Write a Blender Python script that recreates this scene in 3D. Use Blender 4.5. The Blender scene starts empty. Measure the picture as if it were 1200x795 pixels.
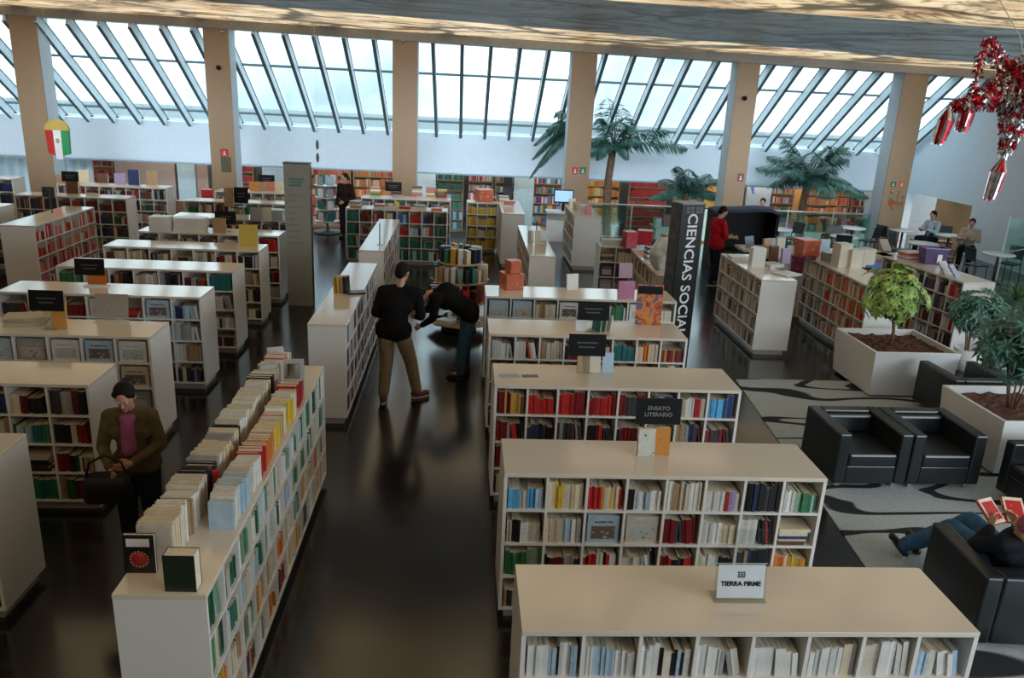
import bpy, bmesh, math, random
from mathutils import Vector, Matrix, Euler, Quaternion
from mathutils.bvhtree import BVHTree
R = random.Random(7)
PI = math.pi
SC = bpy.context.scene
COL = SC.collection
K = 0.905            # the layout below is drawn 1/K too large; every top-level object is scaled to true size at the end
H = 4.42             # camera height in layout units
FPX = 931.34         # focal length in pixels at 1200 wide

# ------------------------------------------------------------------ camera, sky, light, exposure
PITCH, ROLL, YAW = 0.30146911, 0.04784322, 0.06911372
_cp, _sp = math.cos(PITCH), math.sin(PITCH)
_f = Vector((math.sin(YAW)*_cp, math.cos(YAW)*_cp, -_sp))
_r0 = _f.cross(Vector((0, 0, 1))).normalized(); _u0 = _r0.cross(_f)
_r = _r0*math.cos(ROLL) + _u0*math.sin(ROLL)
_u = -_r0*math.sin(ROLL) + _u0*math.cos(ROLL)
EYE = Vector((0, 0, H))
cam_data = bpy.data.cameras.new('camera')
cam_data.sensor_width = 36.0
cam_data.lens = FPX/1200*36.0
cam_data.clip_start = 0.05; cam_data.clip_end = 400
cam = bpy.data.objects.new('camera', cam_data); COL.objects.link(cam)
cam.matrix_world = Matrix((( _r.x, _u.x, -_f.x, 0), (_r.y, _u.y, -_f.y, 0), (_r.z, _u.z, -_f.z, H*K), (0, 0, 0, 1)))
SC.camera = cam

SC.view_settings.view_transform = 'Standard'
try: SC.view_settings.look = 'None'
except Exception: pass
SC.view_settings.exposure = 0.0
SC.view_settings.gamma = 1.0
SC.view_settings.use_curve_mapping = False

WORLD_STR = 3.3
w = bpy.data.worlds.new('sky'); SC.world = w; w.use_nodes = True
nt = w.node_tree; nt.nodes.clear()
wo = nt.nodes.new('ShaderNodeOutputWorld'); bg = nt.nodes.new('ShaderNodeBackground')
tc = nt.nodes.new('ShaderNodeTexCoord'); nz = nt.nodes.new('ShaderNodeTexNoise'); cr = nt.nodes.new('ShaderNodeValToRGB')
nz.inputs['Scale'].default_value = 3.2; nz.inputs['Detail'].default_value = 5
cr.color_ramp.elements[0].position = 0.36; cr.color_ramp.elements[0].color = (0.27, 0.36, 0.44, 1)
cr.color_ramp.elements[1].position = 0.56; cr.color_ramp.elements[1].color = (0.80, 0.93, 1.0, 1)
bg.inputs['Strength'].default_value = WORLD_STR
nt.links.new(tc.outputs['Generated'], nz.inputs['Vector']); nt.links.new(nz.outputs['Fac'], cr.inputs['Fac'])
nt.links.new(cr.outputs['Color'], bg.inputs['Color']); nt.links.new(bg.outputs[0], wo.inputs['Surface'])

def area_light(name, loc, target, sx, sy, energy, color):
    d = bpy.data.lights.new(name, 'AREA'); d.shape = 'RECTANGLE'; d.size = sx; d.size_y = sy; d.energy = energy; d.color = color
    o = bpy.data.objects.new(name, d); COL.objects.link(o)
    o.location = Vector(loc)*K
    o.rotation_euler = (Vector(target)-Vector(loc)).to_track_quat('-Z', 'Y').to_euler()
    return o
# assumed warm lamps under the ceiling over the near aisles, no fittings built
for i, (x, y, e) in enumerate([(-5, 8, 8), (3, 7, 8), (-5, 15, 8), (4, 15, 8)]):
    area_light('assumed_ceiling_lamp', (x, y, 5.6), (x, y, 0), 3.0, 1.2, e, (1.0, 0.74, 0.50))

# added cool fill under the ceiling, aimed to brighten the far white wall
for x in (-10, 0, 10):
    area_light('added_far_wall_wash', (x, 16.5, 5.3), (x, 30, 1.0), 7.0, 0.5, 70, (0.74, 0.88, 1.0)).data.spread = math.radians(46)
# added fill for assumed daylight behind and right of the camera, no window built
area_light('added_daylight_fill', (13, -1, 4.2), (7, 13, 0.7), 7.0, 2.5, 420, (0.76, 0.89, 1.0))
# added fill without visible fittings, brightening the lower hall and the right alcove
for x in (-17, -10, -3, 4, 11, 16):
    area_light('added_hall_fill', (x, 31.2, 1.8), (x, 33.6, -.2), 5.0, 0.5, 38, (1.0, 0.92, 0.80))
area_light('added_alcove_fill', (18.0, 27.0, 2.1), (18.6, 26.5, 0), 1.2, 3.0, 70, (1.0, 0.86, 0.66))

# ------------------------------------------------------------------ pixel helpers (a pixel of the photograph to a point of the place)
def ray(px, py):
    return _r*((px-600)/FPX) - _u*((py-397.5)/FPX) + _f
def atz(px, py, z):
    d = ray(px, py); return EYE + d*((z-H)/d.z)
def aty(px, py, y):
    d = ray(px, py); return EYE + d*(y/d.y)
def project(p):
    v = p-EYE; dz = v.dot(_f)
    if dz < 0.05: return None
    return (600+FPX*v.dot(_r)/dz, 397.5-FPX*v.dot(_u)/dz)

# ------------------------------------------------------------------ materials
MATS = {}
def mat(name, col, rough=0.5, metal=0.0, noise=0.06, nscale=6.0, spec=0.5, bump=0.0, bscale=80.0, coat=0.0, alpha=1.0):
    if name in MATS: return MATS[name]
    m = bpy.data.materials.new(name); m.use_nodes = True
    t = m.node_tree; b = t.nodes['Principled BSDF']
    b.inputs['Roughness'].default_value = rough; b.inputs['Metallic'].default_value = metal
    b.inputs['Specular IOR Level'].default_value = spec
    b.inputs['Coat Weight'].default_value = coat
    c = t.nodes.new('ShaderNodeTexCoord'); n = t.nodes.new('ShaderNodeTexNoise'); r = t.nodes.new('ShaderNodeValToRGB')
    n.inputs['Scale'].default_value = nscale; n.inputs['Detail'].default_value = 2
    lo = [max(0, x*(1-noise)) for x in col]; hi = [min(1, x*(1+noise)) for x in col]
    r.color_ramp.elements[0].position = 0.3; r.color_ramp.elements[0].color = (*lo, 1)
    r.color_ramp.elements[1].position = 0.7; r.color_ramp.elements[1].color = (*hi, 1)
    t.links.new(c.outputs['Object'], n.inputs['Vector']); t.links.new(n.outputs['Fac'], r.inputs['Fac']); t.links.new(r.outputs['Color'], b.inputs['Base Color'])
    if bump > 0:
        n2 = t.nodes.new('ShaderNodeTexNoise'); n2.inputs['Scale'].default_value = bscale
        bu = t.nodes.new('ShaderNodeBump'); bu.inputs['Strength'].default_value = bump; bu.inputs['Distance'].default_value = 0.02
        t.links.new(c.outputs['Object'], n2.inputs['Vector']); t.links.new(n2.outputs['Fac'], bu.inputs['Height']); t.links.new(bu.outputs['Normal'], b.inputs['Normal'])
    if alpha < 1: b.inputs['Alpha'].default_value = alpha
    MATS[name] = m; return m

def glass_mat(name, tint=(0.9, 1, 0.98), refl=0.08, rough=0.02):
    m = bpy.data.materials.new(name); m.use_nodes = True; t = m.node_tree; t.nodes.clear()
    o = t.nodes.new('ShaderNodeOutputMaterial'); mx = t.nodes.new('ShaderNodeMixShader'); tr = t.nodes.new('ShaderNodeBsdfTransparent'); gl = t.nodes.new('ShaderNodeBsdfGlossy')
    lw = t.nodes.new('ShaderNodeLayerWeight'); lw.inputs['Blend'].default_value = 0.25
    mu = t.nodes.new('ShaderNodeMath'); mu.operation = 'MULTIPLY_ADD'; mu.inputs[1].default_value = 0.5; mu.inputs[2].default_value = refl
    nn = t.nodes.new('ShaderNodeTexNoise'); nn.inputs['Scale'].default_value = 2.0
    rr = t.nodes.new('ShaderNodeMapRange'); rr.inputs['To Min'].default_value = rough; rr.inputs['To Max'].default_value = rough+0.04
    t.links.new(nn.outputs['Fac'], rr.inputs['Value']); t.links.new(rr.outputs[0], gl.inputs['Roughness'])
    tr.inputs['Color'].default_value = (*tint, 1); gl.inputs['Color'].default_value = (0.95, 1, 1, 1)
    t.links.new(lw.outputs['Fresnel'], mu.inputs[0]); t.links.new(mu.outputs[0], mx.inputs['Fac'])
    t.links.new(tr.outputs[0], mx.inputs[1]); t.links.new(gl.outputs[0], mx.inputs[2]); t.links.new(mx.outputs[0], o.inputs['Surface'])
    MATS[name] = m; return m

def picture_mat(name, cols, scale=5.0, rough=0.35):
    """printed cover: blotches of a few inks"""
    if name in MATS: return MATS[name]
    m = bpy.data.materials.new(name); m.use_nodes = True; t = m.node_tree; b = t.nodes['Principled BSDF']; b.inputs['Roughness'].default_value = rough
    c = t.nodes.new('ShaderNodeTexCoord'); n = t.nodes.new('ShaderNodeTexNoise'); r = t.nodes.new('ShaderNodeValToRGB')
    n.inputs['Scale'].default_value = scale; n.inputs['Detail'].default_value = 3; n.inputs['Distortion'].default_value = 0.6
    r.color_ramp.interpolation = 'CONSTANT'
    e = r.color_ramp.elements
    while len(e) < len(cols): e.new(0.5)
    for i, cc in enumerate(cols):
        e[i].position = 0.0 if i == 0 else 0.36+0.28*(i-1)/max(1, len(cols)-2); e[i].color = (*cc, 1)
    t.links.new(c.outputs['Object'], n.inputs['Vector']); t.links.new(n.outputs['Fac'], r.inputs['Fac']); t.links.new(r.outputs['Color'], b.inputs['Base Color'])
    MATS[name] = m; return m

# ------------------------------------------------------------------ mesh helpers
class MB:
    def __init__(s): s.v = []; s.f = []; s.mi = []; s.sm = []
    def add(s, vs, fs, mi=0, smooth=False, M=None):
        o = len(s.v)
        s.v += [tuple(M @ Vector(p)) if M is not None else tuple(p) for p in vs]
        for f in fs: s.f.append(tuple(i+o for i in f)); s.mi.append(mi); s.sm.append(smooth)
        return s
    def box(s, x0, x1, y0, y1, z0, z1, mi=0, M=None):
        return s.add([(x0,y0,z0),(x1,y0,z0),(x1,y1,z0),(x0,y1,z0),(x0,y0,z1),(x1,y0,z1),(x1,y1,z1),(x0,y1,z1)],
              [(0,3,2,1),(4,5,6,7),(0,1,5,4),(1,2,6,5),(2,3,7,6),(3,0,4,7)], mi, False, M)
    def quad(s, a, b, c, d, mi=0, M=None): return s.add([a,b,c,d], [(0,1,2,3)], mi, False, M)
    def tube(s, pts, rad, n=8, mi=0, caps=True, M=None):
        pts = [Vector(p) for p in pts]; rad = rad if isinstance(rad, (list, tuple)) else [rad]*len(pts)
        vs = []; fs = []; prev = None
        for i, p in enumerate(pts):
            d = (pts[min(i+1, len(pts)-1)]-pts[max(i-1, 0)]).normalized()
            if prev is None: a = d.orthogonal().normalized()
            else: a = (prev - d*prev.dot(d)).normalized()
            prev = a; b = d.cross(a)
            for k in range(n):
                t = 2*PI*k/n; vs.append(p+(a*math.cos(t)+b*math.sin(t))*rad[i])
        for i in range(len(pts)-1):
            for k in range(n):
                k2 = (k+1) % n; fs.append((i*n+k, i*n+k2, (i+1)*n+k2, (i+1)*n+k))
        if caps: fs.append(tuple(reversed(range(n)))); fs.append(tuple((len(pts)-1)*n+k for k in range(n)))
        return s.add(vs, fs, mi, True, M)
    def lathe(s, prof, n=24, mi=0, c=(0,0,0), M=None):
        vs = []; fs = []
        for (r, z) in prof:
            for k in range(n): t = 2*PI*k/n; vs.append((c[0]+r*math.cos(t), c[1]+r*math.sin(t), c[2]+z))
        for i in range(len(prof)-1):
            for k in range(n): k2 = (k+1) % n; fs.append((i*n+k, i*n+k2, (i+1)*n+k2, (i+1)*n+k))
        fs.append(tuple(reversed(range(n)))); fs.append(tuple((len(prof)-1)*n+k for k in range(n)))
        return s.add(vs, fs, mi, True, M)
    def ball(s, c, r, n=10, mi=0, sc=(1,1,1), M=None):
        vs = []; fs = []; m = n//2+1
        for i in range(m):
            ph = PI*(i+0.02*(i == 0)-0.02*(i == m-1))/(m-1)
            for k in range(n):
                t = 2*PI*k/n; vs.append((c[0]+r*sc[0]*math.sin(ph)*math.cos(t), c[1]+r*sc[1]*math.sin(ph)*math.sin(t), c[2]+r*sc[2]*math.cos(ph)))
        for i in range(m-1):
            for k in range(n): k2 = (k+1) % n; fs.append((i*n+k, (i+1)*n+k, (i+1)*n+k2, i*n+k2))
        return s.add(vs, fs, mi, True, M)
    def mesh(s, name, mats):
        me = bpy.data.meshes.new(name); me.from_pydata(s.v, [], s.f)
        for m in (mats if isinstance(mats, (list, tuple)) else [mats]): me.materials.append(m)
        me.polygons.foreach_set('material_index', s.mi); me.polygons.foreach_set('use_smooth', s.sm); me.update()
        return me
    def build(s, name, mats, parent=None, loc=None, rotz=0, bevel=0, auto=True):
        o = bpy.data.objects.new(name, s.mesh(name, mats)); COL.objects.link(o)
        if parent: o.parent = parent
        if loc is not None: o.location = loc
        if rotz: o.rotation_euler = (0, 0, rotz)
        if bevel:
            b = o.modifiers.new('bevel', 'BEVEL'); b.width = bevel; b.segments = 2; b.limit_method = 'ANGLE'
        return o

def tag(o, label=None, cat=None, group=None, kind=None):
    if label: o['label'] = label
    if cat: o['category'] = cat
    if group: o['group'] = group
    if kind: o['kind'] = kind
    return o
def thing(name, label, cat, loc=(0,0,0), rotz=0, group=None):
    o = bpy.data.objects.new(name, None); COL.objects.link(o); o.empty_display_size = 0.1
    o.location = loc; o.rotation_euler = (0, 0, rotz); return tag(o, label, cat, group)
def struct(o): o['kind'] = 'structure'; return o
def copy_tree(o, parent=None):
    c = o.copy(); COL.objects.link(c)
    if parent: c.parent = parent
    for ch in list(o.children): copy_tree(ch, c)
    return c

def text_mesh(txt, size, m, name='lettering', parent=None, M=None, bold=0.0, align='CENTER', ext=0.0008, spacing=1.0):
    cu = bpy.data.curves.new('t', 'FONT'); cu.body = txt; cu.size = size; cu.align_x = align; cu.align_y = 'CENTER'; cu.extrude = ext; cu.offset = bold
    cu.space_character = spacing; cu.resolution_u = 3
    ob = bpy.data.objects.new('t', cu); COL.objects.link(ob)
    dg = bpy.context.evaluated_depsgraph_get(); me = bpy.data.meshes.new_from_object(ob.evaluated_get(dg))
    bpy.data.objects.remove(ob); me.materials.clear(); me.materials.append(m)
    if M is not None: me.transform(M)
    o = bpy.data.objects.new(name, me); COL.objects.link(o)
    if parent: o.parent = parent
    return o
UPRIGHT = Matrix.Rotation(PI/2, 4, 'X')       # text in XY made to stand, facing -Y

LAM = mat('white_laminate', (0.78, 0.755, 0.72), 0.22, noise=0.02, nscale=2.0, spec=0.5)
LAMT = mat('laminate_top', (0.72, 0.645, 0.55), 0.12, noise=0.02, nscale=2.0, spec=0.9)
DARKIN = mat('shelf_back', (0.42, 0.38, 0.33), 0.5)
PLINTH = mat('plinth_grey', (0.40, 0.38, 0.36), 0.4)
PAGE = mat('book_pages', (0.74, 0.66, 0.52), 0.8, noise=0.10, nscale=40)
BLACK = mat('black_card', (0.007, 0.007, 0.008), 0.6, spec=0.2)
WHITE = mat('white_print', (0.75, 0.75, 0.75), 0.5)
GREYPRINT = mat('grey_print', (0.22, 0.22, 0.22), 0.5)
ACRYL = glass_mat('clear_acrylic', (0.93, 0.96, 0.95), 0.06)
GLASS = glass_mat('window_glass', (0.95, 1.0, 1.0), 0.02)
RAILG = glass_mat('railing_glass', (0.72, 0.92, 0.86), 0.10)
STEEL = mat('brushed_steel', (0.55, 0.58, 0.6), 0.3, 0.9)

# ------------------------------------------------------------------ the room
def build_room():
    # floor of dark tiles
    m = bpy.data.materials.new('floor_tiles'); m.use_nodes = True; t = m.node_tree; b = t.nodes['Principled BSDF']
    c = t.nodes.new('ShaderNodeTexCoord'); br = t.nodes.new('ShaderNodeTexBrick'); n = t.nodes.new('ShaderNodeTexNoise'); mx = t.nodes.new('ShaderNodeMixRGB')
    mp = t.nodes.new('ShaderNodeMapping'); mp.inputs['Rotation'].default_value = (0, 0, PI/2)
    br.inputs['Color1'].default_value = (0.012, 0.009, 0.006, 1); br.inputs['Color2'].default_value = (0.009, 0.007, 0.005, 1)
    br.inputs['Mortar'].default_value = (0.006, 0.005, 0.004, 1); br.inputs['Scale'].default_value = 1.0
    br.inputs['Mortar Size'].default_value = 0.006; br.inputs['Brick Width'].default_value = 1.2; br.inputs['Row Height'].default_value = 0.6
    n.inputs['Scale'].default_value = 1.3; n.inputs['Detail'].default_value = 4
    mx.blend_type = 'MULTIPLY'; mx.inputs['Fac'].default_value = 0.5
    t.links.new(c.outputs['Object'], mp.inputs['Vector']); t.links.new(mp.outputs[0], br.inputs['Vector']); t.links.new(c.outputs['Object'], n.inputs['Vector'])
    t.links.new(br.outputs['Color'], mx.inputs['Color1']); t.links.new(n.outputs['Fac'], mx.inputs['Color2']); t.links.new(mx.outputs['Color'], b.inputs['Base Color'])
    mr = t.nodes.new('ShaderNodeMapRange'); mr.inputs['To Min'].default_value = 0.13; mr.inputs['To Max'].default_value = 0.24
    t.links.new(n.outputs['Fac'], mr.inputs['Value']); t.links.new(mr.outputs[0], b.inputs['Roughness'])
    b.inputs['Specular IOR Level'].default_value = 0.9; b.inputs['IOR'].default_value = 1.6
    FL = m
    struct(MB().box(-18, 16.6, -3, 25.7, -0.3, 0).build('floor', FL))
    lower = mat('lower_floor', (0.20, 0.19, 0.18), 0.25)
    struct(MB().box(-22, 24, 25.7, 38, -1.5, -1.2).build('floor', lower))
    WH = mat('white_wall_paint', (0.70, 0.78, 0.86), 0.6, noise=0.02)
    # ceiling panels: back-lit stretched film printed with branches, and unlit grey strips
    def ceil_mat(name, lit):
        m = bpy.data.materials.new(name); m.use_nodes = True; t = m.node_tree; b = t.nodes['Principled BSDF']
        c = t.nodes.new('ShaderNodeTexCoord'); mp = t.nodes.new('ShaderNodeMapping'); mp.inputs['Scale'].default_value = (0.30, 0.40, 1)
        mp.inputs['Rotation'].default_value = (0, 0, 0.12)
        n = t.nodes.new('ShaderNodeTexNoise'); n.inputs['Scale'].default_value = 1.1; n.inputs['Detail'].default_value = 6; n.inputs['Roughness'].default_value = 0.62
        n.inputs['Distortion'].default_value = 1.4
        s1 = t.nodes.new('ShaderNodeMath'); s1.operation = 'SUBTRACT'; s1.inputs[1].default_value = 0.5
        a1 = t.nodes.new('ShaderNodeMath'); a1.operation = 'ABSOLUTE'
        r1 = t.nodes.new('ShaderNodeValToRGB')   # branches
        r1.color_ramp.elements[0].position = 0.0; r1.color_ramp.elements[0].color = (0.16, 0.13, 0.08, 1)
        r1.color_ramp.elements[1].position = 0.035; r1.color_ramp.elements[1].color = (1, 1, 1, 1)
        n2 = t.nodes.new('ShaderNodeTexNoise'); n2.inputs['Scale'].default_value = 2.6; n2.inputs['Detail'].default_value = 2.5
        r2 = t.nodes.new('ShaderNodeValToRGB')
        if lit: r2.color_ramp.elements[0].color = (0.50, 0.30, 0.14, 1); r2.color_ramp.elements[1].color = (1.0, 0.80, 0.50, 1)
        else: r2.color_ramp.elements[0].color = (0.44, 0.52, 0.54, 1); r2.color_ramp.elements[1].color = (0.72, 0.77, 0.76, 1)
        r2.color_ramp.elements[0].position = 0.33; r2.color_ramp.elements[1].position = 0.62
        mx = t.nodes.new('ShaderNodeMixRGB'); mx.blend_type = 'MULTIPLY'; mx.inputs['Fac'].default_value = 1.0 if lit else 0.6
        L = t.links.new
        L(c.outputs['Object'], mp.inputs['Vector']); L(mp.outputs[0], n.inputs['Vector']); L(mp.outputs[0], n2.inputs['Vector'])
        L(n.outputs['Fac'], s1.inputs[0]); L(s1.outputs[0], a1.inputs[0]); L(a1.outputs[0], r1.inputs['Fac']); L(n2.outputs['Fac'], r2.inputs['Fac'])
        vo = t.nodes.new('ShaderNodeTexVoronoi'); vo.feature = 'DISTANCE_TO_EDGE'; vo.inputs['Scale'].default_value = 0.75
        dn = t.nodes.new('ShaderNodeTexNoise'); dn.inputs['Scale'].default_value = 1.2; dn.inputs['Detail'].default_value = 3
        dm = t.nodes.new('ShaderNodeMixRGB'); dm.blend_type = 'ADD'; dm.inputs['Fac'].default_value = 1.3
        rv = t.nodes.new('ShaderNodeValToRGB'); rv.color_ramp.elements[0].position = 0.02; rv.color_ramp.elements[0].color = (0.12, 0.10, 0.07, 1); rv.color_ramp.elements[1].position = 0.06; rv.color_ramp.elements[1].color = (1, 1, 1, 1)
        m2 = t.nodes.new('ShaderNodeMixRGB'); m2.blend_type = 'MULTIPLY'; m2.inputs['Fac'].default_value = 1.0
        L(mp.outputs[0], dn.inputs['Vector']); L(mp.outputs[0], dm.inputs['Color1']); L(dn.outputs['Color'], dm.inputs['Color2']); L(dm.outputs['Color'], vo.inputs['Vector'])
        L(vo.outputs['Distance'], rv.inputs['Fac']); L(rv.outputs['Color'], m2.inputs['Color1']); L(r1.outputs['Color'], m2.inputs['Color2'])
        L(r2.outputs['Color'], mx.inputs['Color1']); L(m2.outputs['Color'], mx.inputs['Color2'])
        b.inputs['Roughness'].default_value = 0.5
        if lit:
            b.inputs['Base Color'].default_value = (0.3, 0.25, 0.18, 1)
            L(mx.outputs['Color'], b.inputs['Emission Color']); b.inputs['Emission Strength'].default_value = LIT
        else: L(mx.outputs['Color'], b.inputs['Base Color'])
        return m
    CL = ceil_mat('backlit_ceiling_film', True); CU = ceil_mat('unlit_ceiling_film', False)
    zc = lambda x: 5.92-0.0125*x
    def ceil(y0, y1, m):
        xs = (-18, 19)
        mb = MB()
        a, b_ = zc(xs[0]), zc(xs[1])
        y0 = y0 if isinstance(y0, tuple) else (y0, y0); y1 = y1 if isinstance(y1, tuple) else (y1, y1)
        mb.add([(xs[0],y0[0],a),(xs[1],y0[1],b_),(xs[1],y1[1],b_),(xs[0],y1[0],a),(xs[0],y0[0],a+.3),(xs[1],y0[1],b_+.3),(xs[1],y1[1],b_+.3),(xs[0],y1[0],a+.3)],
               [(0,3,2,1),(4,5,6,7),(0,1,5,4),(1,2,6,5),(2,3,7,6),(3,0,4,7)])
        return struct(mb.build('ceiling', m))
    EDGE = (17.0, 22.9)
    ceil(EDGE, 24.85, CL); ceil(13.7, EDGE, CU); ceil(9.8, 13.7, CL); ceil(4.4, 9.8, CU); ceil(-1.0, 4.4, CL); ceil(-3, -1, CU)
    # beam over the columns
    BE = mat('beam_paint', (0.30, 0.27, 0.23), 0.6)
    zb = lambda x: 5.685-0.0125*x
    mb = MB(); x0, x1 = -18, 19
    mb.add([(x0,24.85,zb(x0)),(x1,24.85,zb(x1)),(x1,25.75,zb(x1)),(x0,25.75,zb(x0)),(x0,24.85,zc(x0)+.3),(x1,24.85,zc(x1)+.3),(x1,25.75,zc(x1)+.3),(x0,25.75,zc(x0)+.3)],
               [(0,3,2,1),(4,5,6,7),(0,1,5,4),(1,2,6,5),(2,3,7,6),(3,0,4,7)])
    struct(mb.build('trim_1', BE))
    # far white wall, glass slope
    ZT, YT = 2.88, 29.7
    struct(MB().box(-22, 16.6, YT, YT+0.3, 1.47, ZT).build('wall_back', WH))
    # side wall on the right with its low opening, gable following the glass
    slope = (5.55-ZT)/(25.45-YT)
    zs = lambda y: ZT+slope*(y-YT) if y > 25.45 else 5.65
    def prism(pts, x0, x1):
        n = len(pts); vs = [(x0, p[0], p[1]) for p in pts]+[(x1, p[0], p[1]) for p in pts]
        fs = [tuple(range(n)), tuple(reversed(range(n, 2*n)))]+[(i, i+n, (i+1) % n+n, (i+1) % n) for i in range(n)]
        return vs, fs
    wr = MB()
    vs, fs = prism([(-3, 0), (24.9, 0), (24.9, 1.58), (28.9, 1.56), (28.9, -1.2), (30, -1.2), (30, ZT), (29.7, ZT), (25.45, 5.5), (25.45, 5.7), (19.0, 5.7), (19.0, 2.2), (-3, 2.2)], 16.4, 16.7)
    wr.add(vs, fs); struct(wr.build('wall_right', WH))
    struct(MB().box(-18, 5.0, -3.3, -3, 0, 6.4).build('wall_front', mat('front_wall_paint', (0.22, 0.20, 0.18), 0.7)))
    TAN = mat('tan_wall_paint', (0.50, 0.36, 0.22), 0.6)
    struct(MB().box(19.5, 19.8, 22, 32, -1.3, 2.2).build('wall_2', TAN))
    struct(MB().box(16.7, 19.8, 22, 32, 2.2, 2.4).build('ceiling', WH))
    struct(MB().box(16.7, 19.8, 22, 32, -1.4, -1.2).build('floor', lower))
    WL = mat('left_wall_paint', (0.55, 0.52, 0.48), 0.6)
    struct(MB().box(-18.3, -18, -3, 25.5, 0, 6.4).build('wall_left', WL))
    struct(MB().box(-22.3, -22, 25.5, 38, -1.2, 3.2).build('wall_left', WL))
    struct(MB().box(-22, 24, 36.5, 36.8, -1.2, 3.2).build('wall_back', mat('hall_wall_paint', (0.45, 0.47, 0.48), 0.6)))
    struct(MB().box(-22, 24, 30, 36.6, 1.9, 2.1).build('ceiling', mat('hall_ceiling', (0.5, 0.5, 0.5), 0.7)))
    # columns: tan front, white returns
    CF = mat('column_tan_paint', (0.31, 0.205, 0.12), 0.6, noise=0.03); CW = mat('column_white_paint', (0.60, 0.68, 0.75), 0.6, noise=0.02)
    for i, (a, b_) in enumerate([(-13.25, -12.48), (-7.76, -7.03), (-2.23, -1.48), (3.19, 3.95), (8.33, 9.02), (13.63, 14.43)]):
        a *= .9803; b_ *= .9803; z = zb((a+b_)/2)+0.05
        mb = MB().box(a+.003, b_-.003, 24.93, 25.6, -1.2, z, 1).box(a, b_, 24.9, 24.93, 0, z, 0)
        struct(mb.build('trim_%d' % (i+2), [CF, CW]))
    # glazed slope: rafters, purlins, panes
    RAF = mat('rafter_paint', (0.70, 0.80, 0.86), 0.45); RAFD = mat('rafter_edge', (0.09, 0.13, 0.15), 0.45)
    y0, z0, y1, z1 = 25.5, 5.62, 29.75, ZT+0.02
    L = math.hypot(y1-y0, z1-z0); dy, dz = (y1-y0)/L, (z1-z0)/L; ny, nz_ = -dz, dy
    root = struct(bpy.data.objects.new('window_1', None)); COL.objects.link(root)
    P = lambda x, s, h: (x, y0+dy*s+ny*h, z0+dz*s+nz_*h)
    def slab(mb, xa, xb, s0, s1, h0, h1, mi=0):
        mb.add([P(xa,s0,h0),P(xb,s0,h0),P(xb,s1,h0),P(xa,s1,h0),P(xa,s0,h1),P(xb,s0,h1),P(xb,s1,h1),P(xa,s1,h1)],
               [(0,3,2,1),(4,5,6,7),(0,1,5,4),(1,2,6,5),(2,3,7,6),(3,0,4,7)], mi)
    x = -1.02-0.863*24
    k = 0
    while x < 19:
        mb = MB(); slab(mb, x-0.045, x+0.045, -0.55, L-.16, -0.28, 0.0, 0); slab(mb, x-0.06, x+0.06, -0.55, L, 0.0, 0.04, 1); slab(mb, x-0.05, x+0.05, -0.55, L-.16, -0.30, -0.28, 1)
        mb.build('mullion', [RAF, RAFD], root)
        g = MB(); slab(g, x+0.075, x+0.863-0.075, -0.55, L, 0.01, 0.022); g.build('pane', GLASS, root)
        x += 0.863; k += 1
    for s0 in (1.45, 4.35):
        mb = MB(); slab(mb, -22, 19, s0-0.018, s0+0.018, -0.02, 0.04); mb.build('transom', RAFD, root)
    # white curtains / bright glazing low at the far left
    struct(MB().box(-22, 19, 29.6, 29.7, 1.42, 1.47).build('trim_9', mat('lintel_grey', (0.3, 0.36, 0.4), 0.5)))
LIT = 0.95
build_room()
# ------------------------------------------------------------------ books
PAL = {
 'white': (0.70, 0.70, 0.67), 'cream': (0.66, 0.56, 0.40), 'ivory': (0.60, 0.54, 0.44), 'grey': (0.32, 0.32, 0.31), 'black': (0.012, 0.012, 0.014),
 'charcoal': (0.05, 0.05, 0.055), 'navy': (0.02, 0.035, 0.12), 'blue': (0.04, 0.16, 0.42), 'pale blue': (0.38, 0.52, 0.64), 'sky blue': (0.10, 0.40, 0.68),
 'teal': (0.025, 0.16, 0.16), 'green': (0.04, 0.19, 0.08), 'dark green': (0.02, 0.09, 0.04), 'sage': (0.22, 0.32, 0.22), 'yellow': (0.68, 0.46, 0.04), 'ochre': (0.50, 0.28, 0.05),
 'orange': (0.62, 0.18, 0.03), 'red': (0.48, 0.025, 0.022), 'dark red': (0.20, 0.012, 0.014), 'maroon': (0.10, 0.012, 0.016), 'pink': (0.55, 0.16, 0.20),
 'purple': (0.14, 0.05, 0.22), 'brown': (0.13, 0.06, 0.03), 'tan': (0.40, 0.26, 0.14), 'salmon': (0.55, 0.20, 0.12), 'lilac': (0.36, 0.28, 0.45),
}
BOOKMAT = {}
def bookmat(c):
    if c not in BOOKMAT: BOOKMAT[c] = mat('cover_'+c.replace(' ', '_'), PAL[c], 0.38, noise=0.10, nscale=3)
    return BOOKMAT[c]
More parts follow.
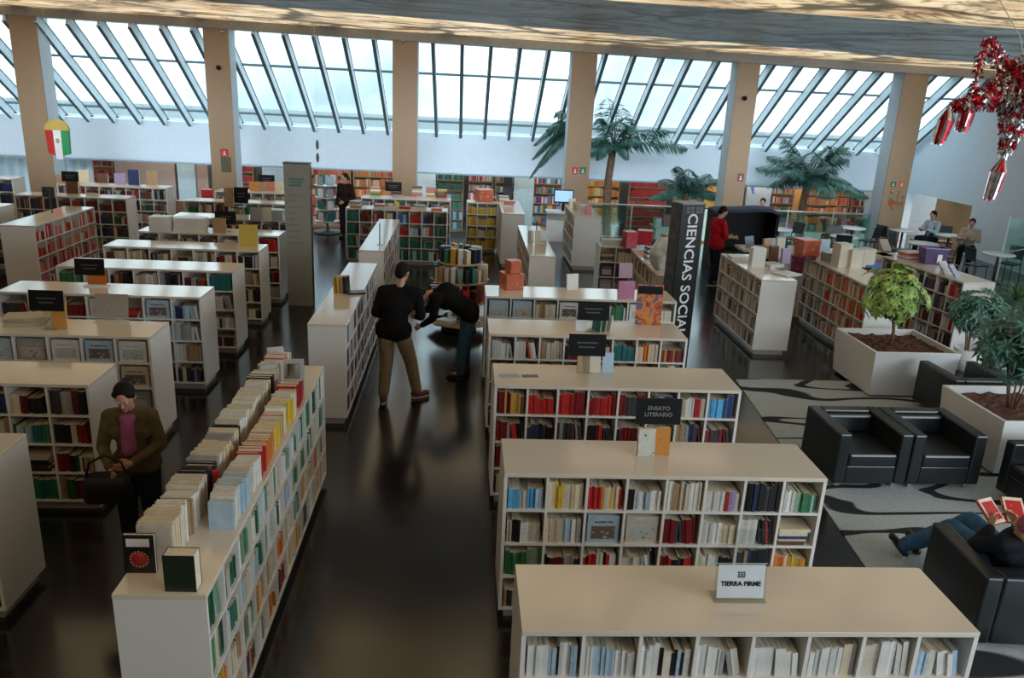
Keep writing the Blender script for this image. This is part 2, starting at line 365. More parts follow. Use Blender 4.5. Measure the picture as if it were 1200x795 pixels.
MIX = {
 'mixed': 'white cream ivory grey black navy red dark_red green teal brown maroon tan blue yellow'.split(),
 'dark': 'black charcoal brown maroon navy dark_green cream black grey charcoal tan dark_red'.split(),
 'darkred': 'dark_red maroon black charcoal red brown grey'.split(),
 'reds': 'red red red red dark_red red'.split(), 'allred': 'red dark_red salmon cream pink salmon red'.split(),
 'pale': 'white pale_blue white ivory grey white pale_blue cream'.split(),
 'whites': 'white white ivory pale_blue white grey'.split(),
 'paleblack': 'white black white ivory pale_blue'.split(),
 'cream': 'cream ivory white cream tan grey'.split(), 'yellow': 'yellow ochre yellow cream'.split(), 'allyellow': 'yellow yellow cream yellow ochre'.split(),
 'greens': 'green dark_green teal sage green white'.split(), 'greenwhite': 'sage green white ivory sage dark_green pale_blue black'.split(),
 'oranges': 'orange ochre yellow cream orange'.split(), 'brown': 'brown tan orange cream brown ivory'.split(),
 'teals': 'teal green teal pale_blue teal dark_green'.split(), 'purplish': 'maroon black purple white charcoal dark_red lilac ivory'.split(),
 'greys': 'grey charcoal ivory tan grey brown cream grey'.split(), 'warmgrey': 'tan ivory grey cream brown grey tan'.split(),
 'blues': 'blue navy pale_blue sky_blue white navy'.split(), 'skyblue': 'sky_blue sky_blue white pale_blue'.split(), 'pinkwhite': 'pink white ivory red white lilac'.split(),
 'colour': 'red yellow teal blue orange white green pink purple cream sky_blue'.split(), 'orangered': 'orange red salmon cream tan orange'.split(),
 'navyblack': 'navy black black charcoal navy'.split(), 'greenpale': 'green green sage white pale_blue'.split(), 'redwhite': 'red white red ivory black'.split(),
 'redblack': 'black maroon charcoal dark_red red'.split(), 'redyellow': 'red yellow cream red yellow'.split(), 'yellowmar': 'ochre brown ochre maroon dark_red'.split(),
}
for k_ in MIX: MIX[k_] = [c.replace('_', ' ') for c in MIX[k_]]
RECS = []     # (matrix, thickness, depth, height, colour, label, group, lying/covers seen)
def ordn(n):
    W = 'zeroth first second third fourth fifth sixth seventh eighth ninth tenth eleventh twelfth'.split()
    return W[n] if n < len(W) else '%d%s' % (n, 'th' if 10 <= n % 100 <= 20 else {1: 'st', 2: 'nd', 3: 'rd'}.get(n % 10, 'th'))
OCC = MB()      # bodies that hide books
def fill_cell(M, x0, x1, z0, hh, depth, mix, where, group, mode='spine', fill=None):
    """books on one cell of a shelf, in the case's own frame (front looks to -y)"""
    n = 0
    if mode == 'face':
        w = (x1-x0)*0.86; h = min(hh*0.86, w*1.28); c = R.choice(MIX[mix])
        cnt = 1 if w < 0.34 else 1
        for j in range(2, -1, -1):
            L = M @ Matrix.Translation((x0+(x1-x0-w)/2+w, 0.03+0.03*j, z0)) @ Matrix.Rotation(PI/2, 4, 'Z')
            # thickness runs along y
            RECS.append((L, 0.022, w, h, R.choice(MIX[mix]), where, group, 'front-facing', j+1))
        return
    if mode == 'flat':
        z = z0; n = R.randint(3, 5)
        for j in range(n):
            t = R.uniform(.02, .045); w = (x1-x0)*R.uniform(.7, .88)
            L = M @ Matrix.Translation((x0+0.02, 0.02, z+t)) @ Matrix.Rotation(PI/2, 4, 'Y')
            RECS.append((L, t, 0.2, w, R.choice(MIX[mix]), where, group, 'flat-lying', j+1)); z += t
            if z > z0+hh*0.75: break
        return
    x = x0+0.004; full = x0+(x1-x0)*(fill if fill else R.choice([1, 1, 1, .94, .88]))
    base_h = R.uniform(.60, .82)*hh; col = R.choice(MIX[mix]); run = 0; lean = 0.0
    same_t = R.uniform(.012, .03)
    idx = 0
    while True:
        if run <= 0: col = R.choice(MIX[mix]); run = R.choice([1, 1, 2, 3, 5]); base_h = min(.9*hh, max(.55*hh, base_h+R.uniform(-.10, .10)*hh)); same_t = R.uniform(.010, .034)
        run -= 1
        t = same_t*R.uniform(.9, 1.1); h = base_h*R.uniform(.985, 1.015); d = depth*R.uniform(.82, .95)
        if x+t > full-0.003: break
        idx += 1
        y = 0.018+R.uniform(0, .018)
        RECS.append((M @ Matrix.Translation((x, y, z0)), t, d, h, col, where, group, 'spine', idx))
        x += t+0.0008
    # lean the last few into the gap
    gap = x1-0.006-x
    if gap > 0.025 and idx > 2:
        k = R.randint(1, min(5, idx)); ang = -min(0.30, gap/0.24*0.8)   # lean to the left, tops against the neighbours
        shift = 0.0
        for q in range(k):
            r = RECS[-k+q]; L, t, d, h = r[0], r[1], r[2], r[3]
            s = h*math.sin(-ang)
            L2 = L @ Matrix.Translation((s+0.0, 0, 0)) @ Matrix.Rotation(ang, 4, 'Y')
            RECS[-k+q] = (L2,)+r[1:]

def case(name, label, x0, y0, L, D, heading, ncell, mixes, desc, nrow=4, top=1.42, modes=None, group='low white bookcases', books=True, rows=None, both=False, cat='bookcase', dep=0.24):
    """heading: 's' front looks to -y, 'e' front looks to +x, 'w' front looks to -x.  (x0,y0): left front corner seen from the front."""
    rz = {'s': 0, 'e': PI/2, 'w': -PI/2}[heading] if isinstance(heading, str) else heading
    root = thing(name, label, cat, (x0, y0, 0), rz, group)
    M = Matrix.Translation((x0, y0, 0)) @ Matrix.Rotation(rz, 4, 'Z')
    T, S_ = 0.035, 0.022; pz = 0.10
    MB().box(0, L, 0, D, top-T, top).build('top_panel', LAMT, root, bevel=0.003)
    MB().box(0, S_*1.3, 0.004, D-.004, pz, top-T).build('side_panel', LAM, root)
    MB().box(L-S_*1.3, L, 0.004, D-.004, pz, top-T).build('side_panel', LAM, root)
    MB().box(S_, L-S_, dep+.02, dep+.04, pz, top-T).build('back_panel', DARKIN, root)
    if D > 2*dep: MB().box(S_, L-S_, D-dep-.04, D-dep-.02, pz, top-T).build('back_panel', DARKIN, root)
    MB().box(0.05, L-0.05, 0.06, D-0.06, 0, pz).build('plinth', PLINTH, root)
    cw = (L-2*S_*1.3)/ncell; rh = (top-T-pz)/nrow; dm = sm = None
    for k in range(1, ncell):
        x = S_*1.3+cw*k
        if dm is None:
            o = MB().box(-S_/2, S_/2, 0.006, dep+.02, pz, top-T).build('divider', LAM, root); dm = o.data
            if D > 2*dep: o2 = MB().box(-S_/2, S_/2, D-dep-.02, D-.006, pz, top-T).build('divider', LAM, root, loc=(x, 0, 0)); dm2 = o2.data
        else:
            o = bpy.data.objects.new('divider', dm); COL.objects.link(o); o.parent = root
        o.location = (x, 0, 0)
    for k in range(nrow):
        z = pz+rh*k
        MB().box(S_, L-S_, 0.005, dep+.02, z, z+S_).build('shelf', LAM, root)
        if D > 2*dep: MB().box(S_, L-S_, D-dep-.02, D-.005, z, z+S_).build('shelf', LAM, root)
    OCC.box(0.0, L, 0.05, D, 0, top, 0, M); OCC.box(0, L, 0, .05, top-T, top, 0, M)
    OCC.box(0, .02, 0, .05, 0, top, 0, M); OCC.box(L-.02, L, 0, .05, 0, top, 0, M)
    if books:
        for r in range(nrow):
            z0 = pz+rh*(nrow-1-r)+S_
            for c in range(ncell):
                mx = mixes[r % len(mixes)] if not isinstance(mixes[r % len(mixes)], list) else mixes[r % len(mixes)][c % len(mixes[r % len(mixes)])]
                md = 'spine'
                if modes: md = modes.get((r, c), modes.get('*', 'spine'))
                if md == 'rand': md = R.choice(['spine', 'spine', 'face', 'spine', 'flat'])
                rowname = {0: 'top', 1: 'second', 2: 'third', 3: 'bottom', 4: 'bottom'}[r]
                cellname = ordn(c+1)
                fill_cell(M, S_*1.3+cw*c+S_/2, S_*1.3+cw*(c+1)-S_/2, z0, rh-S_, dep, mx, '%s bay, %s row, %s' % (cellname, rowname, desc), 'books on the %s' % desc, md)
    root['nosave'] = 0
    del root['nosave']
    return root

# right-hand aisle cases, near to far
W8 = 2.80
RX = 0.40
case('bookcase', 'nearest white bookcase, cropped by the lower edge, carrying the white TIERRA FIRME sign', 0.41, 3.90, 2.79, 0.69, 's', 8,
     [['paleblack', 'whites', 'paleblack', 'whites', 'whites', 'pale', 'whites', 'pale'], 'pale', 'mixed', 'mixed'], 'case under the white sign')
case('bookcase', 'white bookcase with four rows of books, second from the front beside the armchairs', 0.40, 5.90, 2.74, 0.69, 's', 8,
     [['skyblue', 'yellow', 'redyellow', 'paleblack', 'cream', 'pinkwhite', 'navyblack', 'greenpale'],
      ['paleblack', 'pale', 'whites', 'whites', 'redblack', 'cream', 'redwhite', 'dark'],
      ['greens', 'dark', 'redwhite', 'paleblack', 'redblack', 'redwhite', 'dark', 'oranges'], ['dark', 'mixed', 'brown', 'mixed']], 'case with two displayed paperbacks',
     modes={(1, 7): 'flat', (0, 6): 'spine', (1, 2): 'face', (1, 3): 'face'})
case('bookcase', 'white bookcase of mostly red spines behind the black ENSAYO LITERARIO sign', 0.39, 7.95, 2.70, 0.72, 's', 8,
     [['yellowmar', 'reds', 'reds', 'reds', 'redblack', 'mixed', 'redwhite', 'blues'], ['darkred', 'navyblack', 'darkred', 'redblack', 'redblack', 'dark', 'dark', 'redblack'], 'darkred', 'mixed'], 'case of red spines',
     modes={(1, 0): 'spine', (1, 3): 'spine'})
case('bookcase', 'white bookcase with a glossy poster standing on its right end', 0.38, 9.83, 2.62, 0.72, 's', 8,
     [['whites', 'pinkwhite', 'cream', 'dark', 'redwhite', 'teals', 'oranges', 'yellowmar'], 'mixed'], 'case behind the red-spined case')
case('bookcase', 'white bookcase with magazines facing out and red boxes on its left end', 0.38, 11.80, 2.98, 0.72, 's', 8,
     [['whites', 'whites', 'cream', 'cream', 'greys', 'greens', 'blues', 'whites'], 'mixed'], 'case of face-out magazines',
     modes={(0, 0): 'face', (0, 1): 'face', (0, 3): 'face', (0, 4): 'face', (0, 6): 'face'})
# left-hand cases, near to far
LXR = -3.70
for (yf, lab, desc, mixes, modes, Lc) in [
  (5.85, 'white bookcase cropped by the left edge, nearest on that side', 'case nearest the left edge', ['dark'], None, 2.8),
  (7.68, 'white bookcase of dark spines beside the woman in the olive jacket', 'case beside the woman', ['dark', ['dark', 'yellow', 'teals', 'dark', 'mixed', 'teals', 'dark']], {(2, 5): 'flat', (1, 5): 'spine'}, 2.8),
  (9.30, 'white bookcase filled with pale face-out magazines, behind the case beside the woman', 'case of pale magazines', ['whites', 'whites', 'whites'], {'*': 'face'}, 2.8),
  (11.21, 'white bookcase with face-out covers and an orange card on its top', 'case under the orange card', [['dark', 'greys', 'yellowmar', 'whites', 'reds', 'whites', 'blues'], 'whites', 'cream', 'dark'], {'*': 'rand'}, 2.8),
  (12.90, 'white bookcase with green and dark books, black sign at its left end', 'case behind the orange card', [['greens', 'cream', 'dark', 'cream', 'dark', 'darkred', 'teals'], 'cream', 'paleblack', 'dark'], None, 2.8),
  (14.63, 'white bookcase with a yellow cover displayed at its right end', 'case under the yellow cover', [['dark', 'cream', 'dark', 'dark', 'greys', 'purplish', 'paleblack'], 'cream', 'dark', 'greens'], None, 2.8),
  (16.20, 'white bookcase beside the grey totem, piles of white booklets on top', 'case beside the grey totem', [['dark', 'greys', 'greys', 'dark', 'cream', 'cream', 'reds'], 'greys', 'darkred', 'greys'], None, 2.8),
  (18.10, 'white bookcase with grey journals on top, behind the white booklets', 'case with grey journals on top', ['dark', 'mixed'], None, 2.8),
  (20.62, 'white bookcase below the black framed placard, behind the grey journals', 'case with the framed placard', [['greens', 'brown', 'dark', 'cream'], 'dark'], None, 2.6),
  (22.70, 'farthest white bookcase of the left aisle, orange covers on top', 'farthest left-aisle case', ['greys'], None, 2.3)]:
    xr = LXR if yf < 20 else (-4.45 if yf < 22 else -4.6)
    case('bookcase', lab, xr-Lc, yf, Lc, 0.66 if yf < 20 else 0.6, 's', 7, mixes, desc, modes=modes)
# far left group
case('bookcase', 'white bookcase of red and cream spines running away along the far left', -8.55, 16.35, 2.70, 0.68, 'e', 7, ['allred'], 'far left case of red spines', dep=.24)
case('bookcase', 'wide white bookcase of dark spines behind the red-spined case', -11.15, 20.55, 2.72, 0.62, 's', 8, ['darkred', 'dark', 'dark', 'dark'], 'wide case behind the red spines')
case('bookcase', 'white bookcase with a bright end panel, left of the brown box', -11.20, 22.85, 2.95, 0.60, 's', 8, ['darkred', 'dark', 'brown', 'dark'], 'case with bright end panel')
case('bookcase', 'tall pale bookcase at the far left edge with dark compartments', -15.1, 22.9, 2.7, 0.65, 's', 7, ['navyblack'], 'far left edge case', top=1.5)
case('bookcase', 'low white bookcase at the left edge in front of the tall pale one', -13.1, 18.45, 2.72, 0.66, 's', 7, ['dark'], 'low left edge case')
# long aisle cases with spines to the aisle
case('bookcase', 'long white bookcase in the left foreground with rows of paperbacks standing on top', -1.49, 4.23, 4.20, 0.56, 'e', 12,
     [['greenwhite'], ['greenwhite', 'greens', 'pale', 'greenwhite'], ['oranges', 'cream', 'greenwhite', 'oranges', 'cream'], ['cream', 'oranges', 'dark']], 'long foreground case')
case('bookcase', 'white bookcase of dark spines at the elbow of the man in the black sweater', -1.48, 10.05, 3.84, 0.50, 'e', 10, ['purplish'], 'case beside the man in black')
case('bookcase', 'white bookcase with a thin clear pole on top, beyond the man in the black sweater', -1.48, 15.05, 3.80, 0.48, 'e', 10, ['purplish'], 'case with the clear pole')
# centre back
case('bookcase', 'white bookcase of green, teal and red books across the centre aisle', -2.97, 20.40, 2.58, 0.60, 's', 8,
     [['teals', 'darkred', 'darkred', 'dark', 'blues', 'reds', 'dark', 'dark'], ['teals', 'darkred', 'mixed', 'dark', 'reds', 'blues', 'pinkwhite', 'greens'], ['greens', 'dark', 'mixed', 'mixed', 'teals', 'teals', 'teals', 'greens'], ['greens', 'mixed', 'mixed', 'mixed', 'teals', 'teals', 'greens', 'dark']], 'green and teal case')
case('bookcase', 'white bookcase behind the green and teal one, small book piles on top', -2.85, 22.50, 2.5, 0.6, 's', 8, ['mixed'], 'case behind the green and teal one')
case('bookcase', 'small bookcase of yellow spines under an orange box', 0.10, 22.40, 0.88, 0.5, 's', 3, ['allyellow'], 'yellow-spined case', nrow=4)
case('bookcase', 'narrow white bookcase right of the yellow spines, small bottles of ink colours on top', 1.00, 23.10, 2.62, 0.60, 'w', 7, ['greys'], 'case right of the yellow spines')
case('bookcase', 'white bookcase with a yellow leaflet holder on top, left of centre', 1.30, 18.67, 3.60, 0.52, 'w', 10, [['blues', 'cream', 'greys']], 'case under the yellow leaflets')
case('bookcase', 'white bookcase of grey magazines in front of the tan column', 2.88, 22.6, 2.12, 0.72, 'w', 6, ['greys'], 'case of grey magazines', modes={'*': 'face'})
case('bookcase', 'white bookcase of brown spines with a wrapped white sculpture on top', 3.49, 16.10, 2.45, 0.46, 'w', 7, ['brown', 'greys'], 'brown-spined case left of the black totem')
case('bookcase', 'small pale bookcase with red gift boxes on top, face-out blue book inside', 2.88, 16.35, 0.72, 0.5, 's', 2, ['greys', 'blues', 'purplish', 'dark'], 'small case under the red boxes', modes={(0, 0): 'flat', (1, 0): 'face', (2, 0): 'face'})
# right-hand far group
case('bookcase', 'white bookcase with a bright end panel right of the black totem', 5.36, 16.0, 2.40, 0.66, 'w', 7, ['warmgrey', 'warmgrey', 'greys', 'warmgrey'], 'case right of the black totem')
case('bookcase', 'white bookcase half filled with orange-red spines left of the round tree', 7.20, 16.1, 2.80, 0.66, 'w', 8,
     [['greys', 'greys', 'greys', 'orangered', 'orangered', 'orangered', 'orangered', 'orangered']], 'orange-red case')
case('bookcase', 'white bookcase behind the round tree, purple bin on top', 8.98, 16.75, 2.85, 0.68, -PI/2+0.12, 8, [['purplish', 'dark', 'purplish', 'redwhite'], ['paleblack', 'dark', 'purplish', 'mixed', 'redwhite']], 'case behind the round tree')

# rows of paperbacks standing on top of the long foreground case
TOPROW = 1.42
def top_row(x0, ya, yb, name, mixf, w=0.20, h=0.27, jx=0.012, gap=()):
    y = ya; n = 0; col = 'cream'; run = 0; t0 = 0.03; hh = h; ww = w
    while y < yb:
        f = (y-ya)/(yb-ya)
        if run <= 0: col = R.choice(mixf(f)); run = R.choice([1, 2, 3, 4, 6]); t0 = R.uniform(.018, .038); hh = h*R.uniform(.90, 1.06); ww = w*R.uniform(.92, 1.08)
        run -= 1; t = t0*R.uniform(.93, 1.07)
        if any(a <= y <= b for a, b in gap): y += t; continue
        n += 1
        # thickness along +y, spine towards +x
        L = Matrix.Translation((x0+jx*R.uniform(-1, 1)+ww/2, y, TOPROW)) @ Matrix.Rotation(R.uniform(-.02, .02), 4, 'Z') @ Matrix.Rotation(-R.uniform(.0, .10), 4, 'X') @ Matrix.Rotation(PI/2, 4, 'Z')
        RECS.append((L, -t if False else t, ww, hh*R.uniform(.99, 1.01), col, 'from the near end, %s row on top of foreground case' % name, 'paperbacks in the %s row on top of the long foreground case' % name, 'toprow', n))
        y += t+0.003
    return n
# rotated +90: the book's thickness runs along +y, its spine looks to +x
_lr = lambda f: (MIX['cream']+['white', 'black', 'orange', 'ivory']) if f < .75 else ['cream', 'ivory', 'white', 'pink']
_rr = lambda f: ['white', 'white', 'pale blue', 'white', 'ivory'] if f < .30 else (['orange', 'red', 'white', 'salmon', 'red', 'cream'] if f < .5 else (['yellow', 'cream', 'orange', 'white', 'red', 'salmon', 'green'] if f < .8 else ['red', 'cream', 'maroon', 'white']))
top_row(-1.90, 4.57, 8.15, 'left', _lr, 0.21, 0.27)
top_row(-1.62, 4.98, 7.45, 'right', _rr, 0.17, 0.22)
# ------------------------------------------------------------------ turn the book records into objects
def unit_cover(c):
    mb = MB(); mb.box(0, .09, 0, 1, 0, 1).box(.91, 1, 0, 1, 0, 1).box(.09, .91, 0, .05, 0, 1)
    return mb.mesh('cover', bookmat(c))
UCOV = {}
_pm = MB(); _pm.box(.09, .91, .05, .97, .02, .975); PAGEMESH = _pm.mesh('page_block', PAGE)
PICM = []
for k_, cs in enumerate([[(.05,.05,.05), (.5,.5,.48), (.55,.55,.52)], [(.3,.05,.03), (.55,.45,.35), (.1,.12,.2)], [(.08,.2,.3), (.5,.52,.5), (.2,.3,.25)], [(.45,.40,.33), (.16,.12,.10), (.5,.46,.4)]]):
    b_ = MB(); b_.box(-.06, 0, .12, .88, .14, .62); b_.box(-.05, 0, .2, .8, .74, .80); PICM.append(b_.mesh('cover_picture', picture_mat('face_picture_%d' % k_, cs, 4)))
def realise_books(limit=300):
    limit -= sum(1 for o in SC.objects if o.parent is None and o.name.split('.')[0] in ('book', 'displayed_book'))
    bvh = BVHTree.FromPolygons([Vector(v) for v in OCC.v], OCC.f)
    scored = []
    for i, rc in enumerate(RECS):
        L, t, d, h = rc[0], rc[1], rc[2], rc[3]
        pts = {}
        best = 0
        P = [L @ Vector(p) for p in [(0,0,0),(t,0,0),(t,0,h),(0,0,h),(t,d,h),(0,d,h),(t,d,0),(0,d,0)]]
        Q = [project(p) for p in P]
        if any(q is None for q in Q): continue
        c = (P[2]+P[3])/2; cq = project(c)
        if not (0 < cq[0] < 1200 and 0 < cq[1] < 795): continue
        def area(ids):
            a = 0
            for k in range(len(ids)):
                x0, y0 = Q[ids[k]]; x1, y1 = Q[ids[(k+1) % len(ids)]]; a += x0*y1-x1*y0
            return abs(a)/2
        def vis(p):
            p = p+(EYE-p).normalized()*0.03; dd = EYE-p; hit = bvh.ray_cast(p, dd.normalized(), dd.length); return hit[0] is None
        top = (P[2]+P[3])/2; mid = (P[0]+P[1]+P[2]+P[3])/4
        v = 0.5*vis(top)+0.5*vis(mid)
        if rc[7] == 'toprow': a = area([2,3,5,4])+area([0,1,2,3])*0.4+area([1,2,4,6])*0.15
        else: a = area([0,1,2,3])+0.2*area([2,3,5,4])
        if rc[7] == 'front-facing': a = area([1,2,4,6]) if rc[8] == 1 else 0.05
        if a*v > 0: scored.append((a*v, i))
    scored.sort(reverse=True)
    chosen = set(i for _, i in scored[:limit])
    for i in sorted(chosen):
        L, t, d, h, c, where, group, kind, n = RECS[i]
        if c not in UCOV: UCOV[c] = unit_cover(c)
        o = bpy.data.objects.new('book', UCOV[c]); COL.objects.link(o); o.matrix_world = L @ Matrix.Diagonal((t, d, h, 1))
        p = bpy.data.objects.new('page_block', PAGEMESH); COL.objects.link(p); p.parent = o
        if kind == 'toprow': lab = '%s paperback, %s %s' % (c, ordn(n), where)
        elif kind == 'spine': lab = '%s spine, %s in %s' % (c, ordn(n), where)
        elif kind == 'front-facing': lab = '%s cover facing out, %s in %s' % (c, ordn(n), where)
        else: lab = '%s book lying flat, %s up, %s' % (c, ordn(n), where)
        tag(o, lab, 'book', group)
        if kind == 'front-facing' and n == 1:
            q = bpy.data.objects.new('cover_picture', PICM[i % 4]); COL.objects.link(q); q.parent = o
    # the rest: one mesh
    vs = []; fs = []; cols = []
    F = [(0,3,2,1),(4,5,6,7),(0,1,5,4),(1,2,6,5),(2,3,7,6),(3,0,4,7)]
    for i, rc in enumerate(RECS):
        if i in chosen: continue
        L, t, d, h, c = rc[:5]
        e = len(vs)
        for p in [(0,0,0),(t,0,0),(t,d,0),(0,d,0),(0,0,h),(t,0,h),(t,d,h),(0,d,h)]: vs.append(L @ Vector(p))
        col = PAL[c]; j = R.uniform(.75, 1.2); cc = tuple(min(1, x*j) for x in col)
        if rc[7] == 'front-facing' and rc[8] == 1:
            e2 = len(vs); pc = R.choice([(.05,.05,.06), (.35,.10,.06), (.08,.2,.3), (.3,.28,.2), (.12,.2,.12), (.4,.3,.12)])
            for p in [(-.002,d*.15,h*.14),(-.002,d*.85,h*.14),(-.002,d*.85,h*.6),(-.002,d*.15,h*.6)]: vs.append(L @ Vector(p))
            fs.append((e2, e2+1, e2+2, e2+3)); cols.append(pc)
        for k, f in enumerate(F):
            fs.append(tuple(e+q for q in f)); cols.append((0.70, 0.63, 0.50) if k == 1 else cc)
    me = bpy.data.meshes.new('books'); me.from_pydata([tuple(v) for v in vs], [], fs)
    at = me.attributes.new('paper', 'FLOAT_COLOR', 'FACE')
    flat = []
    for c in cols: flat += [c[0], c[1], c[2], 1.0]
    at.data.foreach_set('color', flat)
    m = bpy.data.materials.new('book_covers'); m.use_nodes = True; t = m.node_tree; b = t.nodes['Principled BSDF']; b.inputs['Roughness'].default_value = 0.42
    a = t.nodes.new('ShaderNodeAttribute'); a.attribute_name = 'paper'
    n = t.nodes.new('ShaderNodeTexNoise'); n.inputs['Scale'].default_value = 30; mx = t.nodes.new('ShaderNodeMixRGB'); mx.blend_type = 'OVERLAY'; mx.inputs['Fac'].default_value = 0.35
    tcn = t.nodes.new('ShaderNodeTexCoord'); t.links.new(tcn.outputs['Object'], n.inputs['Vector'])
    t.links.new(a.outputs['Color'], mx.inputs['Color1']); t.links.new(n.outputs['Fac'], mx.inputs['Color2']); t.links.new(mx.outputs['Color'], b.inputs['Base Color'])
    me.materials.append(m)
    o = bpy.data.objects.new('books', me); COL.objects.link(o)
    tag(o, 'all the smaller books filling the shelves of the white bookcases', 'books', kind='stuff')

# ------------------------------------------------------------------ rug, armchairs, planters
def rug():
    m = bpy.data.materials.new('rug_weave'); m.use_nodes = True; t = m.node_tree; b = t.nodes['Principled BSDF']; b.inputs['Roughness'].default_value = 0.95
    c = t.nodes.new('ShaderNodeTexCoord'); mp = t.nodes.new('ShaderNodeMapping'); mp.inputs['Rotation'].default_value = (0, 0, 0.25); mp.inputs['Scale'].default_value = (0.34, 1.05, 1)
    n = t.nodes.new('ShaderNodeTexNoise'); n.inputs['Scale'].default_value = 1.15; n.inputs['Detail'].default_value = 1.5; n.inputs['Distortion'].default_value = 0.5
    s = t.nodes.new('ShaderNodeMath'); s.operation = 'SUBTRACT'; s.inputs[1].default_value = 0.5; a = t.nodes.new('ShaderNodeMath'); a.operation = 'ABSOLUTE'
    r = t.nodes.new('ShaderNodeValToRGB'); r.color_ramp.elements[0].position = 0.026; r.color_ramp.elements[0].color = (0.012, 0.014, 0.018, 1)
    r.color_ramp.elements[1].position = 0.032; r.color_ramp.elements[1].color = (0.40, 0.45, 0.46, 1)
    n3 = t.nodes.new('ShaderNodeTexNoise'); n3.inputs['Scale'].default_value = 60; mx = t.nodes.new('ShaderNodeMixRGB'); mx.blend_type = 'OVERLAY'; mx.inputs['Fac'].default_value = 0.5
    L = t.links.new
    L(c.outputs['Object'], mp.inputs['Vector']); L(mp.outputs[0], n.inputs['Vector']); L(n.outputs['Fac'], s.inputs[0]); L(s.outputs[0], a.inputs[0]); L(a.outputs[0], r.inputs['Fac'])
    L(c.outputs['Object'], n3.inputs['Vector']); L(r.outputs['Color'], mx.inputs['Color1']); L(n3.outputs['Fac'], mx.inputs['Color2']); L(mx.outputs['Color'], b.inputs['Base Color'])
    o = MB().add([(4.62,12.27,0),(6.45,12.27,0),(10.5,12.27,0),(10.5,4.4,0),(3.95,4.4,0),(4.62,12.27,.012),(6.45,12.27,.012),(10.5,12.27,.012),(10.5,4.4,.012),(3.95,4.4,.012)],
        [(0,1,2,3,4),(9,8,7,6,5),(0,5,6,1),(1,6,7,2),(2,7,8,3),(3,8,9,4),(4,9,5,0)]).build('rug', m)
    tag(o, 'pale grey rug with black branching veins under the armchairs', 'rug')
rug()
LEATH = mat('black_leather', (0.014, 0.017, 0.020), 0.28, noise=0.2, nscale=3, spec=0.6, bump=0.04, bscale=250)
CHROME = mat('chrome_foot', (0.75, 0.77, 0.8), 0.15, 1.0)
def armchair(name_loc, rz, label, w=0.92, d=0.92):
    t = thing('armchair', label, 'armchair', (*name_loc, 0.012), rz, 'black leather cube armchairs on the grey rug')
    a = 0.15
    MB().box(0, a, 0, d, .07, .72).build('armrest', LEATH, t, bevel=.02)
    MB().box(w-a, w, 0, d, .07, .72).build('armrest', LEATH, t, bevel=.02)
    MB().box(a+.003, w-a-.003, d-a, d, .07, .72).build('backrest', LEATH, t, bevel=.02)
    MB().box(a+.003, w-a-.003, .01, d-a-.003, .07, .30).build('base', LEATH, t, bevel=.012)
    MB().box(a+.006, w-a-.006, .0, d-a-.02, .30, .46).build('seat', LEATH, t, bevel=.03)
    MB().box(a+.006, w-a-.006, d-a-.10, d-a-.005, .46, .69).build('back_cushion', LEATH, t, bevel=.03)
    for (x, y) in ((.10, .10), (w-.10, .10), (.10, d-.10), (w-.10, d-.10)):
        MB().box(x-.035, x+.035, y-.035, y+.035, 0, .07).build('leg', CHROME, t, bevel=.004)
    OCC.box(0, w, 0, d, .07, .5, 0, Matrix.Translation((*name_loc, 0)) @ Matrix.Rotation(rz, 4, 'Z'))
    return t
armchair((4.53, 8.40), 0.02, 'left of the two black leather armchairs side by side facing the camera')
armchair((5.46, 8.41), 0.02, 'right of the two black leather armchairs side by side facing the camera')
armchair((8.06, 11.35), PI+0.03, 'black leather armchair between the round tree planter and the long planter, seen from behind')
armchair((6.55, 8.36), -PI/2+0.05, 'black leather armchair cut by the right edge, in front of the long planter')
armchair((5.42, 6.36), PI-0.06, 'black leather armchair in which the person with the pink hat is reading')

PLW = mat('planter_white', (0.74, 0.74, 0.73), 0.28, noise=0.02)
BARK = mat('bark_mulch', (0.10, 0.035, 0.018), 0.9, noise=0.6, nscale=25, bump=0.8, bscale=40)
def planter(x0, y0, w, d, h, rz, label, group='white planters'):
    t = thing('planter', label, 'planter', (x0, y0, 0.0), rz, group); T = .05; e = .05
    mb = MB()
    # tapered walls: footprint slightly smaller
    def ring(i, z): return [(i, i, z), (w-i, i, z), (w-i, d-i, z), (i, d-i, z)]
    vs = ring(e, .04)+ring(0, h)+ring(T, h)+ring(T, h-.16)
    fs = [(3,2,1,0)]
    for a in (0, 4, 8):
        for k in range(4): fs.append((a+k, a+(k+1) % 4, a+4+(k+1) % 4, a+4+k))
    mb.add(vs, fs); mb.build('planter_box', PLW, t, bevel=.006)
    MB().box(.09, w-.09, .09, d-.09, 0, .04).build('base', BLACK, t)
    # mulch: bumpy surface of chips
    mb = MB(); n = 22
    vs = [(T+.001+(w-2*T-.002)*i/n, T+.001+(d-2*T-.002)*j/n, h-.12+R.uniform(0, .05)) for j in range(n+1) for i in range(n+1)]
    mb.add(vs, [(j*(n+1)+i, j*(n+1)+i+1, (j+1)*(n+1)+i+1, (j+1)*(n+1)+i) for j in range(n) for i in range(n)])
    o = mb.build('mulch', BARK, t); o['kind'] = 'stuff'
    OCC.box(0, w, 0, d, 0, h, 0, Matrix.Translation((x0, y0, 0)) @ Matrix.Rotation(rz, 4, 'Z'))
    return t
planter(6.52, 11.50, 1.42, 1.37, 0.78, 0.02, 'square white planter holding the round leafy tree')
planter(6.80, 8.78, 2.4, 1.30, 0.78, 0.03, 'long white planter at the right edge behind the armchairs')

